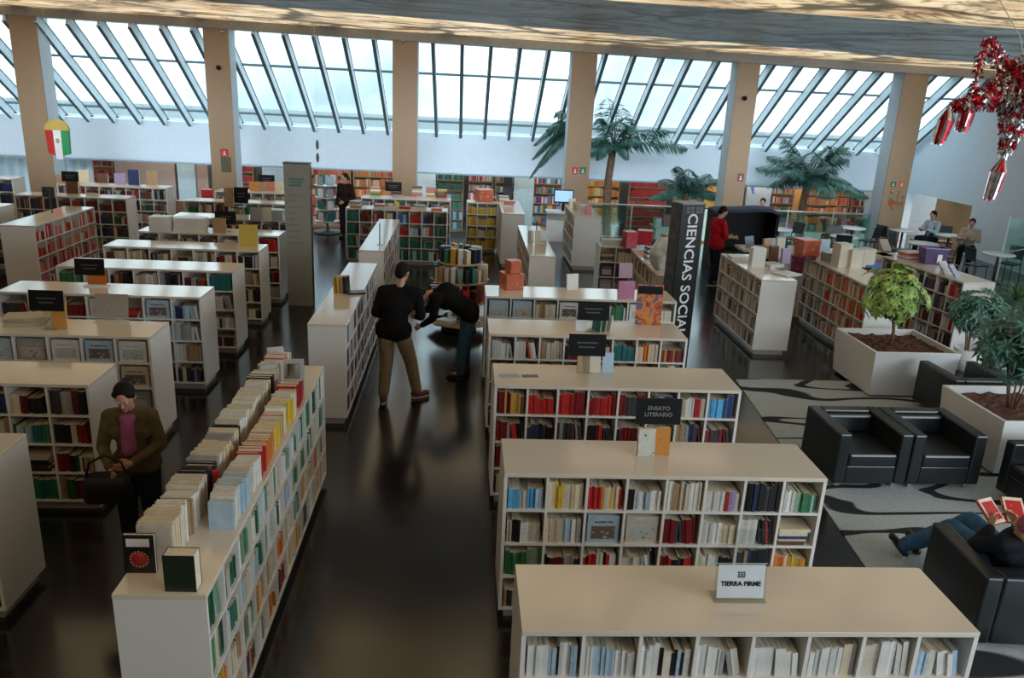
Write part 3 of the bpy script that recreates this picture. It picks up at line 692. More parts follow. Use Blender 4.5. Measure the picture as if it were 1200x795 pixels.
LEAF_Y = mat('leaf_yellow_green', (0.28, 0.42, 0.10), 0.4, noise=0.6, nscale=9)
LEAF_B = mat('leaf_blue_green', (0.055, 0.15, 0.11), 0.35, noise=0.5, nscale=9)
LEAF_G = mat('leaf_green', (0.07, 0.17, 0.05), 0.4, noise=0.5, nscale=9)
PALM = mat('palm_green', (0.030, 0.10, 0.075), 0.35, noise=0.5, nscale=5)
WOODB = mat('trunk_bark', (0.16, 0.09, 0.05), 0.8, noise=0.4, nscale=12, bump=0.5, bscale=30)
def leaf(mb, p, d, up, L, W, droop=0.25, mi=0):
    d = d.normalized(); s = d.cross(up)
    if s.length < 1e-3: s = d.orthogonal()
    s.normalize(); n = s.cross(d)
    a = p; b = p+d*L*.45+s*W-n*0.0; c = p+d*L-n*L*droop-Vector((0, 0, L*droop*.5)); e = p+d*L*.45-s*W; m = p+d*L*.5+n*W*.35
    mb.add([a, b, c, e, m], [(0,1,4),(1,2,4),(2,3,4),(3,0,4)], mi)
def rosette(mb, p, axis, n, L, W):
    axis = axis.normalized(); a = axis.orthogonal().normalized(); b = axis.cross(a)
    o = R.uniform(0, 6)
    for k in range(n):
        t = o+2*PI*k/n; d = a*math.cos(t)+b*math.sin(t)+axis*0.25
        leaf(mb, p, d, axis, L*R.uniform(.8, 1.1), W, .2)
def round_tree():
    c = atz(1043, 411, .68); base = Vector((7.16, 12.25, .66))
    t = thing('potted_tree', 'small round-crowned tree with bright yellow green leaves in the square planter', 'tree', base)
    tr = MB(); tr.tube([(0,0,0),(.02,0,.25),(-.02,.02,.5),(0,0,.75)], [.03,.026,.024,.02], 8)
    tr.tube([(.0,0,.45),(.12,.03,.75),(.2,.05,.95)], [.016,.013,.01], 6); tr.tube([(0,0,.5),(-.14,0,.8),(-.25,0,1.0)], [.016,.013,.01], 6)
    tr.build('trunk', WOODB, t)
    mb = MB()
    for i in range(230):
        v = Vector((R.gauss(0,1), R.gauss(0,1), R.gauss(0,1))).normalized()*R.uniform(.55, 1.0)
        p = Vector((v.x*.50*(1+.2*math.sin(5*v.z+3*v.x))-.10, v.y*.43, .90+v.z*.46*(1+.15*math.sin(6*v.x)))); rosette(mb, p, Vector((v.x, v.y, v.z+.35)), 7, .135, .032)
    mb.build('foliage', LEAF_Y, t)
round_tree()
def bush(label, base, rx, ry, rz_, zc, n, m, L, W, k=8, grp=None, cat='plant', stems=5, pot=0):
    t = thing('potted_plant', label, cat, base, 0, grp)
    tr = MB()
    for i in range(stems):
        a = R.uniform(0, 6.28); tr.tube([(0.05*math.cos(a), .05*math.sin(a), -.02), (rx*.3*math.cos(a), ry*.3*math.sin(a), zc*.5), (rx*.6*math.cos(a), ry*.6*math.sin(a), zc)], [.014, .012, .008], 6)
    tr.build('stem', WOODB, t)
    if pot: MB().lathe([(.20,0),(.26,.40),(.24,.40),(.22,.34),(.02,.33)], 20).build('pot', PLW, t)
    mb = MB()
    for i in range(n):
        v = Vector((R.gauss(0,1), R.gauss(0,1), R.gauss(0,1))).normalized()*R.uniform(.4, 1.0)
        rosette(mb, Vector((v.x*rx, v.y*ry, zc+v.z*rz_)), Vector((v.x, v.y-.2, v.z+.5)), k, L, W)
    mb.build('foliage', m, t); return t
bush('umbrella plant with blue green leaves growing in the long planter', (7.40, 9.50, .68), .62, .45, .50, .92, 120, LEAF_B, .19, .028)
bush('blue green umbrella plant in a white pot beyond the rear armchair', (9.15, 13.10, .0), .50, .40, .42, 1.05, 110, LEAF_B, .18, .028, pot=1)
def spiky(label, base, n, L, m, h=0.3):
    t = thing('spiky_plant', label, 'plant', base)
    MB().tube([(0,0,.1),(0,0,h)], [.03,.025], 8).build('stem', WOODB, t); MB().lathe([(.18,0),(.24,.38),(.22,.38),(.20,.33),(.02,.32)], 20).build('pot', PLW, t)
    mb = MB()
    for i in range(n):
        a = R.uniform(0, 6.28); e = R.uniform(.1, 1.3); d = Vector((math.cos(a)*math.cos(e), math.sin(a)*math.cos(e), math.sin(e)))
        p0 = Vector((0,0,h)); s = d.cross(Vector((0,0,1))).normalized()*.012; pts = []
        for q in range(6):
            f = q/5; p = p0+d*L*f-Vector((0,0,L*.55*f*f)); pts.append((p-s*(1-f), p+s*(1-f)))
        vs = [x for pr in pts for x in pr]
        mb.add(vs, [(2*q, 2*q+1, 2*q+3, 2*q+2) for q in range(5)])
    mb.build('foliage', m, t)
spiky('tall spiky plant with arching narrow leaves at the right edge', (9.95, 13.3, .0), 120, .80, LEAF_G, 1.25)
def tall_pot(label, base): pass

def palm(base, top, label, nf, L, trunk_r=.13, droop=.9, up=.9, seeds=1, fronds=None):
    t = thing('palm_tree', label, 'palm', base, 0, 'palms behind the glass railing')
    h = top-base[2]; q = Random2 = random.Random(seeds)
    pts = [(0.05*math.sin(i*.9), 0, h*i/8) for i in range(9)]
    rr = [trunk_r*(1.15-.35*i/8)*(1+.05*(i % 2)) for i in range(9)]
    MB().tube(pts, rr, 10).build('trunk', WOODB, t)
    for k in range(nf):
        if fronds: a, e, LL, dr = fronds[k]
        else: a = 2*PI*k/nf*2.39996+q.uniform(-.2,.2); e = q.uniform(.15, up); LL = L*q.uniform(.85, 1.1); dr = droop
        d = Vector((math.cos(a)*math.cos(e), math.sin(a)*math.cos(e), math.sin(e)))
        p0 = Vector((pts[-1][0], 0, h)); mb = MB(); spine = []
        for s in range(17):
            f = s/16; spine.append(p0+d*LL*f-Vector((0, 0, LL*dr*.6*f*f)))
        mb.tube(spine, [.022*(1-.8*s/16) for s in range(17)], 5)
        for s in range(2, 68):
            f = s/68; i = min(15, int(f*16)); p = spine[i].lerp(spine[i+1], f*16-i); tg = (spine[i+1]-spine[i]).normalized()
            side = tg.cross(Vector((0,0,1)))
            if side.length < .01: side = Vector((1,0,0))
            side.normalize(); ll = LL*.30*math.sin(PI*min(1, f*.9+.12))**.6
            sg = 1 if s % 2 else -1
            dd = (side*sg*.9+tg*.7-Vector((0,0,.45+q.uniform(0,.35)))).normalized()
            leaf(mb, p, dd, Vector((0,0,1)), ll, .042, .12)
        mb.build('frond', PALM, t)
    return t
palm((5.0, 27.5, -1.2), 2.75, 'tall palm with a brown trunk right of the column with two signs', 15, 2.0, .15, fronds=[
   (2.0, 1.35, 2.5, .55), (1.3, 1.45, 2.3, .6), (.9, 1.2, 2.3, .8), (2.6, 1.3, 2.2, .9), (0.2, 1.2, 2.0, 1.0), (-1.5, 1.3, 2.1, .9), (0.1, .75, 2.7, .75), (-.1, .50, 2.9, .75), (3.3, .9, 1.7, 1.3), (2.8, .6, 1.9, .9), (-2.2, .7, 1.4, 1.5), (-1.2, .8, 1.4, 1.6), (1.9, .6, 1.4, 1.6), (-.8, .9, 1.8, 1.1), (3.6, .4, 1.9, 1.2)])
palm((7.45, 26.6, -1.2), 1.45, 'short palm with spreading fronds left of the black canopy', 14, 1.7, .13, droop=.75, up=1.4, seeds=3)
palm((11.7, 26.9, -1.2), 2.05, 'wide fan of palm fronds left of the column with a poster', 22, 2.35, .14, droop=.70, up=1.35, seeds=5)
palm((3.9, 27.8, -1.2), 3.2, 'palm mostly hidden behind the column with two signs, dark fronds hanging left', 7, 1.9, .12, fronds=[
   (3.0, .7, 2.1, 1.5), (3.3, .9, 2.0, 1.3), (2.7, .4, 1.9, 1.6), (3.6, .3, 1.7, 1.7), (2.2, 1.1, 1.3, 1.2), (3.14, .1, 1.7, 1.8), (-2.9, 1.1, 2.1, 1.0)], seeds=9)
# ------------------------------------------------------------------ people
def blob(name, prims, voxel, m, parent=None, smooth=3, fac=.5):
    bm = bmesh.new()
    for p in prims:
        if p[0] == 'c':
            a, b, r1, r2 = Vector(p[1]), Vector(p[2]), p[3], p[4]
            for c, r in ((a, r1), (b, r2)): bmesh.ops.create_icosphere(bm, subdivisions=2, radius=r, matrix=Matrix.Translation(c))
            L = (b-a).length
            if L > 1e-4:
                q = (b-a).to_track_quat('Z', 'Y').to_matrix().to_4x4()
                bmesh.ops.create_cone(bm, cap_ends=True, segments=16, radius1=r1*.995, radius2=r2*.995, depth=L, matrix=Matrix.Translation((a+b)/2) @ q)
        else:
            M = p[3] if len(p) > 3 else Matrix.Identity(4)
            bmesh.ops.create_icosphere(bm, subdivisions=3, radius=1, matrix=Matrix.Translation(Vector(p[1])) @ M @ Matrix.Diagonal((*p[2], 1)))
    me = bpy.data.meshes.new('b'); bm.to_mesh(me); bm.free()
    o = bpy.data.objects.new('b', me); COL.objects.link(o)
    r = o.modifiers.new('r', 'REMESH'); r.mode = 'VOXEL'; r.voxel_size = voxel; r.use_smooth_shade = True
    s = o.modifiers.new('s', 'SMOOTH'); s.iterations = smooth; s.factor = fac
    dg = bpy.context.evaluated_depsgraph_get(); nm = bpy.data.meshes.new_from_object(o.evaluated_get(dg)); bpy.data.objects.remove(o)
    nm.name = name; nm.materials.clear(); nm.materials.append(m)
    for pl in nm.polygons: pl.use_smooth = True
    ob = bpy.data.objects.new(name, nm); COL.objects.link(ob)
    if parent: ob.parent = parent
    return ob
SKIN = mat('skin', (0.48, 0.25, 0.16), 0.5, noise=0.08)
HAIRD = mat('dark_hair', (0.009, 0.007, 0.006), 0.6, spec=0.15, noise=0.3, nscale=30, bump=0.4, bscale=120)
EYEW = mat('eye_white', (0.7, 0.68, 0.65), 0.2); LIP = mat('lips', (0.36, 0.11, 0.09), 0.5)
def hand_prims(w, d, n, k):
    """w wrist, d direction of the fingers, n back-of-hand normal, k +1 thumb to the d x n side"""
    d = d.normalized(); n = (n-d*n.dot(d)).normalized(); s = d.cross(n)*k; U = 1.105; P = []
    c = w+d*.05*U
    P.append(('c', w, w+d*.045*U+s*.018*U, .022*U, .020*U)); P.append(('c', w, w+d*.075*U-s*.022*U, .022*U, .015*U)); P.append(('c', w+d*.03*U, w+d*.08*U+s*.01*U, .022*U, .017*U))
    for j, (off, L) in enumerate([(.030, .068), (.010, .076), (-.010, .070), (-.029, .055)]):
        b = w+d*.085*U+s*off*U; m = b+(d*.8-n*.5).normalized()*L*.5*U; e = m+(d*.25-n*.9).normalized()*L*.5*U
        P.append(('c', b-d*.02*U, m, .0095*U, .009*U)); P.append(('c', m, e, .009*U, .008*U))
    b = w+d*.03*U+s*.028*U; m = b+(d*.6+s*.7-n*.2).normalized()*.035*U; e = m+(d*.9+s*.1-n*.4).normalized()*.03*U
    P.append(('c', b, m, .012*U, .011*U)); P.append(('c', m, e, .011*U, .009*U))
    return P
def person(label, base, face_ang, J, top, pants, hair, shoes, s=1.0, vox=.010, look=(0, 1, 0), hairm=None, long_sleeve=True, bag=None, collar=None, thick=1.0, group=None, sitting=False, name='person', beanie=None):
    """J: joints in the person's own frame (right, forward, up) in metres"""
    U = 1.105*s
    t = thing(name, label, 'person', base, 0, group)
    Rz = Matrix.Rotation(face_ang, 3, 'Z')
    D = dict(pelvis=(0,0,.93), chest=(0,0,1.25), neck=(0,0.01,1.46), head=(0,.03,1.62), sl=(-.19,0,1.40), sr=(.19,0,1.40), el=(-.25,-.02,1.12), er=(.25,-.02,1.12), wl=(-.25,.08,.88), wr=(.25,.08,.88),
             hl=(-.09,0,.90), hr=(.09,0,.90), kl=(-.10,.02,.50), kr=(.10,.02,.50), al=(-.11,0,.09), ar=(.11,0,.09), fl=(0,1,0), fr=(0,1,0), dl=(0,.2,-1), dr=(0,.2,-1))
    D.update(J)
    dirs = ('fl', 'fr', 'dl', 'dr')
    P = {k: (Rz @ Vector(v))*(1 if k in dirs else U) for k, v in D.items()}
    up = (P['head']-P['neck']).normalized(); f = (Rz @ Vector(look)).normalized(); f = (f-up*f.dot(up)).normalized(); r = f.cross(up)
    HR = Matrix((r, f, up)).transposed().to_4x4()
    hc = P['head']
    W = lambda x, y, z: hc+(r*x+f*y+up*z)*U
    # body in one surface
    B = [('c', P['pelvis'], P['chest'], .11*U, .12*U), ('c', P['chest'], P['neck'], .10*U, .055*U), ('c', P['neck'], W(0, -.01, -.05), .052*U, .05*U),
         ('e', W(0, 0, .02), (.073*U, .092*U, .098*U), HR), ('e', W(0, .025, -.055), (.055*U, .062*U, .062*U), HR), ('c', W(0, .085, .01), W(0, .108, -.022), .010*U, .014*U),
         ('e', W(.076, -.005, -.01), (.012*U, .02*U, .032*U), HR), ('e', W(-.076, -.005, -.01), (.012*U, .02*U, .032*U), HR), ('c', W(-.035, .08, .028), W(.035, .08, .028), .012*U, .012*U), ('e', W(0, .075, -.095), (.022*U, .02*U, .016*U), HR)]
    for a in 'lr':
        sg = -1 if a == 'l' else 1
        B += [('c', P['chest']+(P['s'+a]-P['chest'])*.5, P['s'+a], .07*U, .052*U), ('c', P['s'+a], P['e'+a], .046*U, .036*U), ('c', P['e'+a], P['w'+a], .036*U, .024*U)]
        B += [('c', P['pelvis'], P['h'+a], .09*U, .09*U), ('c', P['h'+a], P['k'+a], .075*U, .052*U), ('c', P['k'+a], P['a'+a], .05*U, .036*U), ('c', P['a'+a], P['a'+a]+P['f'+a]*.12*U-Vector((0,0,.045*U)), .035*U, .028*U)]
        dd = P['d'+a].normalized(); nn = Rz @ Vector((sg, .3, .2)); B += hand_prims(P['w'+a], dd, nn, -sg*(1 if True else 1))
    blob('body', B, vox*.8, SKIN, t, 2, .4)
    # face marks
    e = MB()
    for sx in (-1, 1): e.ball(W(sx*.031, .083, .012), .0115*U, 8)
    e.build('eyes', EYEW, t); e = MB()
    for sx in (-1, 1): e.ball(W(sx*.031, .0925, .012), .006*U, 8)
    e.build('iris', BLACK, t)
    e = MB(); e.ball(W(0, .088, -.058), .02*U, 8, 0, (1.0, .45, .35)); e.build('lips', LIP, t)
    # hair
    hp = [('e', W(0, -.018, .040), (.084*U, .098*U, .092*U), HR), ('e', W(0, -.055, -.0), (.074*U, .06*U, .085*U), HR)]
    if hair == 'long': hp += [('c', W(0, -.08, -.02), W(0, -.09, -.17), .06*U, .04*U), ('c', W(-.065, -.02, 0), W(-.075, -.03, -.12), .028*U, .02*U), ('c', W(.065, -.02, 0), W(.075, -.03, -.12), .028*U, .02*U)]
    if hair == 'bun': hp += [('e', W(0, -.115, .045), (.045*U, .045*U, .045*U), HR), ('c', W(-.05, .03, .06), W(.05, .03, .06), .035*U, .035*U), ('c', W(-.068, .0, .0), W(-.06, .02, .05), .02*U, .02*U), ('c', W(.068, .0, .0), W(.06, .02, .05), .02*U, .02*U)]
    blob('hair' if not beanie else 'hat', hp, vox, beanie or hairm or HAIRD, t, 2)
    # upper garment
    T = thick
    tp = [('e', P['chest']+(P['pelvis']-P['chest'])*.0, (.175*U*T, .125*U*T, .20*U)), ('c', P['chest'], P['pelvis'], .145*U*T, .155*U*T), ('c', P['chest']+(P['neck']-P['chest'])*.2, P['chest']+(P['neck']-P['chest'])*.82, .125*U*T, .07*U)]
    cv = (P['sr']-P['sl']).normalized()
    tp += [('c', P['pelvis']-cv*.05*U, P['pelvis']+cv*.05*U, .145*U*T, .145*U*T)]
    tp += [('c', P['chest']-cv*.07*U, P['chest']+cv*.07*U, .13*U*T, .13*U*T)]
    tp += [('c', P['hl'], P['hr'], .138*U*T, .138*U*T)] if not sitting and abs(P['hl'].z-P['pelvis'].z) < .06 and P['chest'].z > 1.2 else []
    for a in 'lr':
        tp += [('c', P['neck']+(P['s'+a]-P['neck'])*.25-Vector((0,0,.03*U)), P['s'+a], .065*U*T, .072*U*T), ('c', P['chest'], P['s'+a], .11*U*T, .07*U*T), ('c', P['s'+a], P['e'+a], .068*U*T, .058*U*T)]
        if long_sleeve: tp += [('c', P['e'+a], P['e'+a].lerp(P['w'+a], .93), .058*U*T, .042*U*T)]
    blob(top[0], tp, vox, top[1], t, 3)
    # trousers
    pp = [('c', P['pelvis']-Vector((0,0,.0)), P['pelvis'], .14*U, .14*U)]
    for a in 'lr': pp += [('c', P['pelvis'], P['h'+a], .13*U, .12*U), ('c', P['h'+a], P['k'+a], .112*U, .084*U), ('c', P['k'+a], P['a'+a]+(P['k'+a]-P['a'+a])*.06, .084*U, .068*U)]
    blob(pants[0], pp, vox, pants[1], t, 3)
    for a in 'lr':
        fd = P['f'+a].normalized(); an = P['a'+a]; dn = Vector((0,0,-1)); 
        if sitting == 'cross' and a == 'l': dn = (Rz @ Vector((0, .2, -1))).normalized()
        sh = blob('shoe', [('c', an+dn*.035*U-fd*.04*U, an+dn*.05*U+fd*.15*U, .044*U, .036*U), ('c', an, an+dn*.03*U, .042*U, .045*U), ('c', an+dn*.05*U, an+dn*.052*U+fd*.10*U, .045*U, .043*U)], vox, shoes[0], t, 2)
        so = MB(); q = fd.cross(Vector((0,0,1))).normalized(); vs = []
        for z in (-.095, -.075):
            for k in range(14):
                th = 2*PI*k/14; vs.append(an+fd*(.055+.135*math.cos(th))*U+q*.046*math.sin(th)*U-dn*z*U)
        vs = [Vector(v) for v in vs]
        so.add(vs, [tuple(reversed(range(14))), tuple(range(14, 28))]+[(k, (k+1) % 14, 14+(k+1) % 14, 14+k) for k in range(14)])
        o = so.build('sole', shoes[1], sh)
    return t, P, U
def cloth(name, c, **k): return mat(name, c, 0.9, spec=0.12, noise=.18, nscale=14, bump=.25, bscale=60, **k)
BLKSW = cloth('black_knit', (.009, .008, .008)); KHAKI = cloth('khaki_cotton', (.26, .19, .11)); JEANS = cloth('blue_denim', (.055, .11, .16)); DJEANS = cloth('dark_denim', (.014, .017, .026))
OLIVE = cloth('olive_canvas', (.12, .088, .042)); REDV = cloth('red_vest', (.42, .010, .018)); NAVYP = cloth('navy_cloth', (.012, .016, .03)); DKJ = cloth('dark_brown_jacket', (.022, .012, .010))
BLACKSHOE = mat('black_shoe', (.012, .012, .012), .4); REDSHOE = mat('maroon_shoe', (.14, .02, .03), .5); WSOLE = mat('white_sole', (.6, .6, .6), .5); DSOLE = mat('dark_sole', (.02, .02, .02), .6)
# man in black sweater seen from behind
person('man seen from behind in a black sweater and khaki trousers, walking in the centre aisle', (-.93, 11.02, 0), -.12,
   dict(pelvis=(-.02,.0,.95), chest=(.03,.02,1.24), neck=(.06,.03,1.47), head=(.08,.07,1.63), sl=(-.15,.02,1.39), sr=(.26,.04,1.39), el=(-.24,.02,1.12), er=(.31,.06,1.10), wl=(-.14,.24,1.02), wr=(.22,.30,1.02),
        dl=(.4,.8,-.2), dr=(-.4,.8,-.2), hl=(-.10,0,.92), hr=(.07,0,.92), kl=(-.10,-.02,.50), kr=(.18,.10,.50), al=(-.12,-.12,.09), ar=(.26,.10,.10), fr=(.75,.6,0), fl=(-.1,1,0)),
   ('sweater', BLKSW), ('trousers', KHAKI), 'short', (REDSHOE, WSOLE), s=1.06, look=(.35, .9, -.25), thick=1.08)
# bending man
person('man in a black top and jeans bending forward over the tiered book table', (.03, 12.12, 0), PI/2+.1,
   dict(pelvis=(0,-.10,.96), chest=(0,.22,1.16), neck=(0,.42,1.20), head=(0,.56,1.15), sl=(-.18,.36,1.17), sr=(.18,.36,1.17), el=(-.20,.42,.90), er=(.20,.44,.92), wl=(-.12,.56,.78), wr=(.10,.60,.94),
        dl=(.2,.8,-.5), dr=(0,.9,-.3), hl=(-.09,-.10,.91), hr=(.09,-.10,.91), kl=(-.10,-.02,.50), kr=(.10,-.06,.50), al=(-.11,.02,.09), ar=(.11,-.08,.09)),
   ('sweater', BLKSW), ('jeans', JEANS), 'short', (BLACKSHOE, DSOLE), s=1.03, look=(0, .6, -.8), thick=.98)
# woman in olive jacket
wt, WP, WU = person('woman in an olive jacket and pink top looking into her black handbag', (-2.98, 6.92, 0), PI+.12,
   dict(pelvis=(0,-.02,.93), chest=(0,.02,1.22), neck=(0,.06,1.43), head=(.0,.13,1.56), sl=(-.165,.04,1.35), sr=(.165,.04,1.35), el=(-.23,.04,1.08), er=(.235,.06,1.08), wl=(-.05,.27,1.02), wr=(.12,.30,.98), dl=(.8,.5,-.2), dr=(-.3,.5,-.7)),
   ('jacket', OLIVE), ('jeans', DJEANS), 'bun', (BLACKSHOE, DSOLE), s=.97, look=(.0, .75, -.66), thick=.93)
PINK = cloth('pink_top', (.36, .10, .22))
_rw = Matrix.Rotation(PI+.12, 3, 'Z')
blob('pink_shirt', [('c', (_rw @ Vector((0,.125,1.34)))*WU, (_rw @ Vector((0,.15,1.08)))*WU, .055*WU, .06*WU), ('c', (_rw @ Vector((-.03,.12,1.36)))*WU, (_rw @ Vector((.03,.12,1.36)))*WU, .04*WU, .04*WU)], .012, PINK, wt)
hb = MB(); bl = mat('black_bag_leather', (.007, .008, .011), .5, spec=.3)
def _bagring(w, d, z, n=20): return [(math.copysign(abs(math.cos(2*PI*k/n))**.6, math.cos(2*PI*k/n))*w, math.copysign(abs(math.sin(2*PI*k/n))**.6, math.sin(2*PI*k/n))*d, z) for k in range(n)]
_rs = [_bagring(.17, .05, 0), _bagring(.20, .07, .03), _bagring(.20, .08, .14), _bagring(.175, .075, .26), _bagring(.165, .068, .26), _bagring(.18, .06, .08)]
hb.add([p for q in _rs for p in q], [tuple(reversed(range(20))), tuple(range(100, 120))]+[(a*20+k, a*20+(k+1) % 20, (a+1)*20+(k+1) % 20, (a+1)*20+k) for a in range(5) for k in range(20)], 0, True)
hb = hb.build('handbag', bl, loc=(-3.05, 6.46, .80), rotz=.12)
mb = MB(); mb.tube([(-.17, 0, .24), (-.14, .04, .36), (-.02, .06, .42), (.12, .04, .36), (.17, 0, .24)], .012, 6); mb.box(-.02, .02, -.083, -.078, .10, .14); mb.build('bag_strap', MATS['black_bag_leather'], hb)
tag(hb, 'black handbag held open in the hands of the woman in olive', 'handbag')
# man with a red vest
person('assistant in a red vest and dark trousers standing at the counter', (6.32, 19.30, 0), -PI/2+.25,
   dict(wl=(-.12,.36,1.06), wr=(.12,.36,1.06), el=(-.22,.08,1.10), er=(.22,.08,1.10), dl=(.1,1,-.1), dr=(-.1,1,-.1), head=(0,.07,1.61), kl=(-.1,.06,.5), al=(-.11,.14,.09), ar=(.11,-.10,.09)),
   ('vest', REDV), ('trousers', NAVYP), 'short', (BLACKSHOE, WSOLE), s=1.03, vox=.014, look=(0, .9, -.35), long_sleeve=False)
person('man in a dark jacket standing far back beside the magazine rack', (-3.47, 23.9, 0), PI-.5, dict(wl=(-.1,.2,1.0), dl=(.5,.6,-.2)), ('jacket', DKJ), ('trousers', NAVYP), 'short', (BLACKSHOE, DSOLE), s=1.0, vox=.018, look=(.3, 1, -.2))
# seated people: knees forward
def sit(label, base, ang, topm, pm, hair='short', s=1.0, hairm=None, lean=.0, topname='shirt', vox=.02, **kw):
    return person(label, base, ang, dict(pelvis=(0,0,.50), chest=(0,.06+lean,.84), neck=(0,.10+lean,1.04), head=(0,.14+lean,1.20), sl=(-.19,.08+lean,.98), sr=(.19,.08+lean,.98), el=(-.25,.18+lean,.74), er=(.25,.18+lean,.74), wl=(-.12,.42,.80), wr=(.12,.42,.80),
        dl=(.3,1,0), dr=(-.3,1,0), hl=(-.09,.02,.50), hr=(.09,.02,.50), kl=(-.12,.44,.52), kr=(.12,.44,.52), al=(-.12,.42,.09), ar=(.12,.46,.09)), (topname, topm), ('trousers', pm), hair, (BLACKSHOE, DSOLE), s=s, vox=vox, look=(0, .9, -.3), **kw)
sit('person in a bright blue shirt seated at a table behind the railing', (9.9, 25.9, 0), 2.6, cloth('blue_shirt', (.05, .20, .42)), NAVYP)
sit('person with long dark hair seated behind the case with the white box', (8.15, 18.4, 0), 2.2, cloth('brown_top', (.28, .12, .06)), NAVYP, hair='long', lean=.08)
sit('person in a pale blue top seated at a cafe table beside the poster column', (14.9, 24.3, 0), 1.9, cloth('pale_blue_top', (.40, .52, .60)), NAVYP)
sit('person in a beige top with black trousers seated at the far right cafe table', (15.2, 22.9, 0), 2.5, cloth('beige_top', (.45, .36, .28)), BLKSW, lean=.05)
# reader in the armchair, legs crossed
rt, RP, RU = person('person in a pink knitted hat reading a red book in an armchair', (4.93, 6.06, 0.0), .08,
   dict(pelvis=(0,.02,.51), chest=(0,-.16,.70), neck=(-.03,-.26,.84), head=(-.07,-.29,.96), sl=(-.18,-.22,.80), sr=(.18,-.22,.80), el=(-.23,.00,.64), er=(.25,.0,.64), wl=(-.02,.10,.74), wr=(.22,.12,.75),
        dl=(.2,.6,.7), dr=(-.2,.6,.7), hl=(-.09,.0,.53), hr=(.09,.0,.53), kl=(-.12,.40,.56), kr=(.08,.44,.60), al=(-.22,.82,.13), ar=(-.06,.86,.12), fl=(-.5,.4,.7), fr=(-.1,.7,.7)),
   ('sweater', cloth('charcoal_sweater', (.016, .018, .024))), ('jeans', cloth('faded_denim', (.06, .14, .26))), 'short', (BLACKSHOE, WSOLE), s=1.0, vox=.012, look=(0, .7, -.7), beanie=cloth('pink_knit', (.30, .09, .13)))
RB = thing('open_book', 'red picture book held open by the person in the pink hat', 'book', (5.09, 6.24, .83), .1)
RCOV = picture_mat('red_picture', [(.40,.01,.01), (.50,.02,.02), (.55,.30,.22)], 6)
for sg in (-1, 1):
    M = Matrix.Rotation(sg*.22, 4, 'Y') @ Matrix.Rotation(-.5, 4, 'X')
    MB().box(0 if sg > 0 else -.20, .20 if sg > 0 else 0, 0, .012, 0, .26, 0, Matrix.Rotation(-sg*.25, 4, 'Z') @ Matrix.Rotation(-.9, 4, 'X')).build('cover', RCOV, RB)
    MB().box(.012 if sg > 0 else -.19, .19 if sg > 0 else -.012, -.012, -.001, .008, .252, 0, Matrix.Rotation(-sg*.25, 4, 'Z') @ Matrix.Rotation(-.9, 4, 'X')).build('page', PAGE, RB)
    # red plates printed on the pages
    MB().box(.03 if sg > 0 else -.17, .17 if sg > 0 else -.03, -.0145, -.0125, .04, .22, 0, Matrix.Rotation(-sg*.25, 4, 'Z') @ Matrix.Rotation(-.9, 4, 'X')).build('picture', RCOV, RB)
# ------------------------------------------------------------------ totems
def totem_grey():
    t = thing('totem', 'tall grey information totem at the end of the left bookcases', 'totem', (-3.54, 16.1, 0))
    G = mat('totem_grey', (.30, .30, .27), .45, noise=.04); GD = mat('totem_side', (.03, .03, .032), .4)
    MB().box(0, .50, 0, .03, .0, 2.88).build('front_panel', G, t); MB().box(0, .50, .031, .22, 0, 2.86).build('body', GD, t); MB().box(-.01, .51, -.01, .23, 2.88, 2.90).build('cap', GD, t)
    GRN = mat('totem_green_print', (.12, .22, .18), .5)
    for k in range(3): MB().box(.10+.02*(k % 2), .34+.03*k, -.004, 0, 2.44+.06*k, 2.48+.06*k).build('printed_line', GRN, t)
    for k in range(9): MB().box(.05, .05+R.uniform(.12, .3), -.004, 0, 1.3+.12*k, 1.312+.12*k).build('printed_line', mat('totem_dark_print', (.16,.16,.15), .5), t)
    OCC.box(-3.54, -3.04, 16.1, 16.3, 0, 2.88)
totem_grey()
def totem_black():
    w = .44; t = thing('totem', 'tall black totem lettered CIENCIAS SOCIALES in white', 'totem', (3.62, 13.02, 0), .30)
    TB = mat('totem_black', (.008, .008, .009), .3); TS = mat('totem_grey_side', (.075, .078, .07), .5, noise=.5, nscale=7)
    MB().box(0, w, 0, .03, 0, 2.77).build('front_panel', TB, t); MB().box(0, w, .031, .34, 0, 2.75).build('body', TS, t); MB().box(-.01, w+.01, -.01, .35, 2.77, 2.79).build('cap', mat('totem_cap', (.25,.27,.26), .4), t)
    M = Matrix.Translation((w*.50, -.003, 1.43)) @ UPRIGHT @ Matrix.Rotation(-PI/2, 4, 'Z')
    text_mesh('CIENCIAS SOCIALES', .262, WHITE, 'lettering', t, M, bold=.004, spacing=1.02)
    for i, x in enumerate((.09, .18, .27, .35)):
        MB().box(x, x+(.05 if i % 2 else .07), -.005, -.001, 2.62, 2.73).build('emblem', mat('emblem_grey', (.10,.10,.10), .5), t)
    MB().box(.08, .38, -.0055, -.0052, 2.67, 2.684).build('emblem', TB, t)
totem_black()

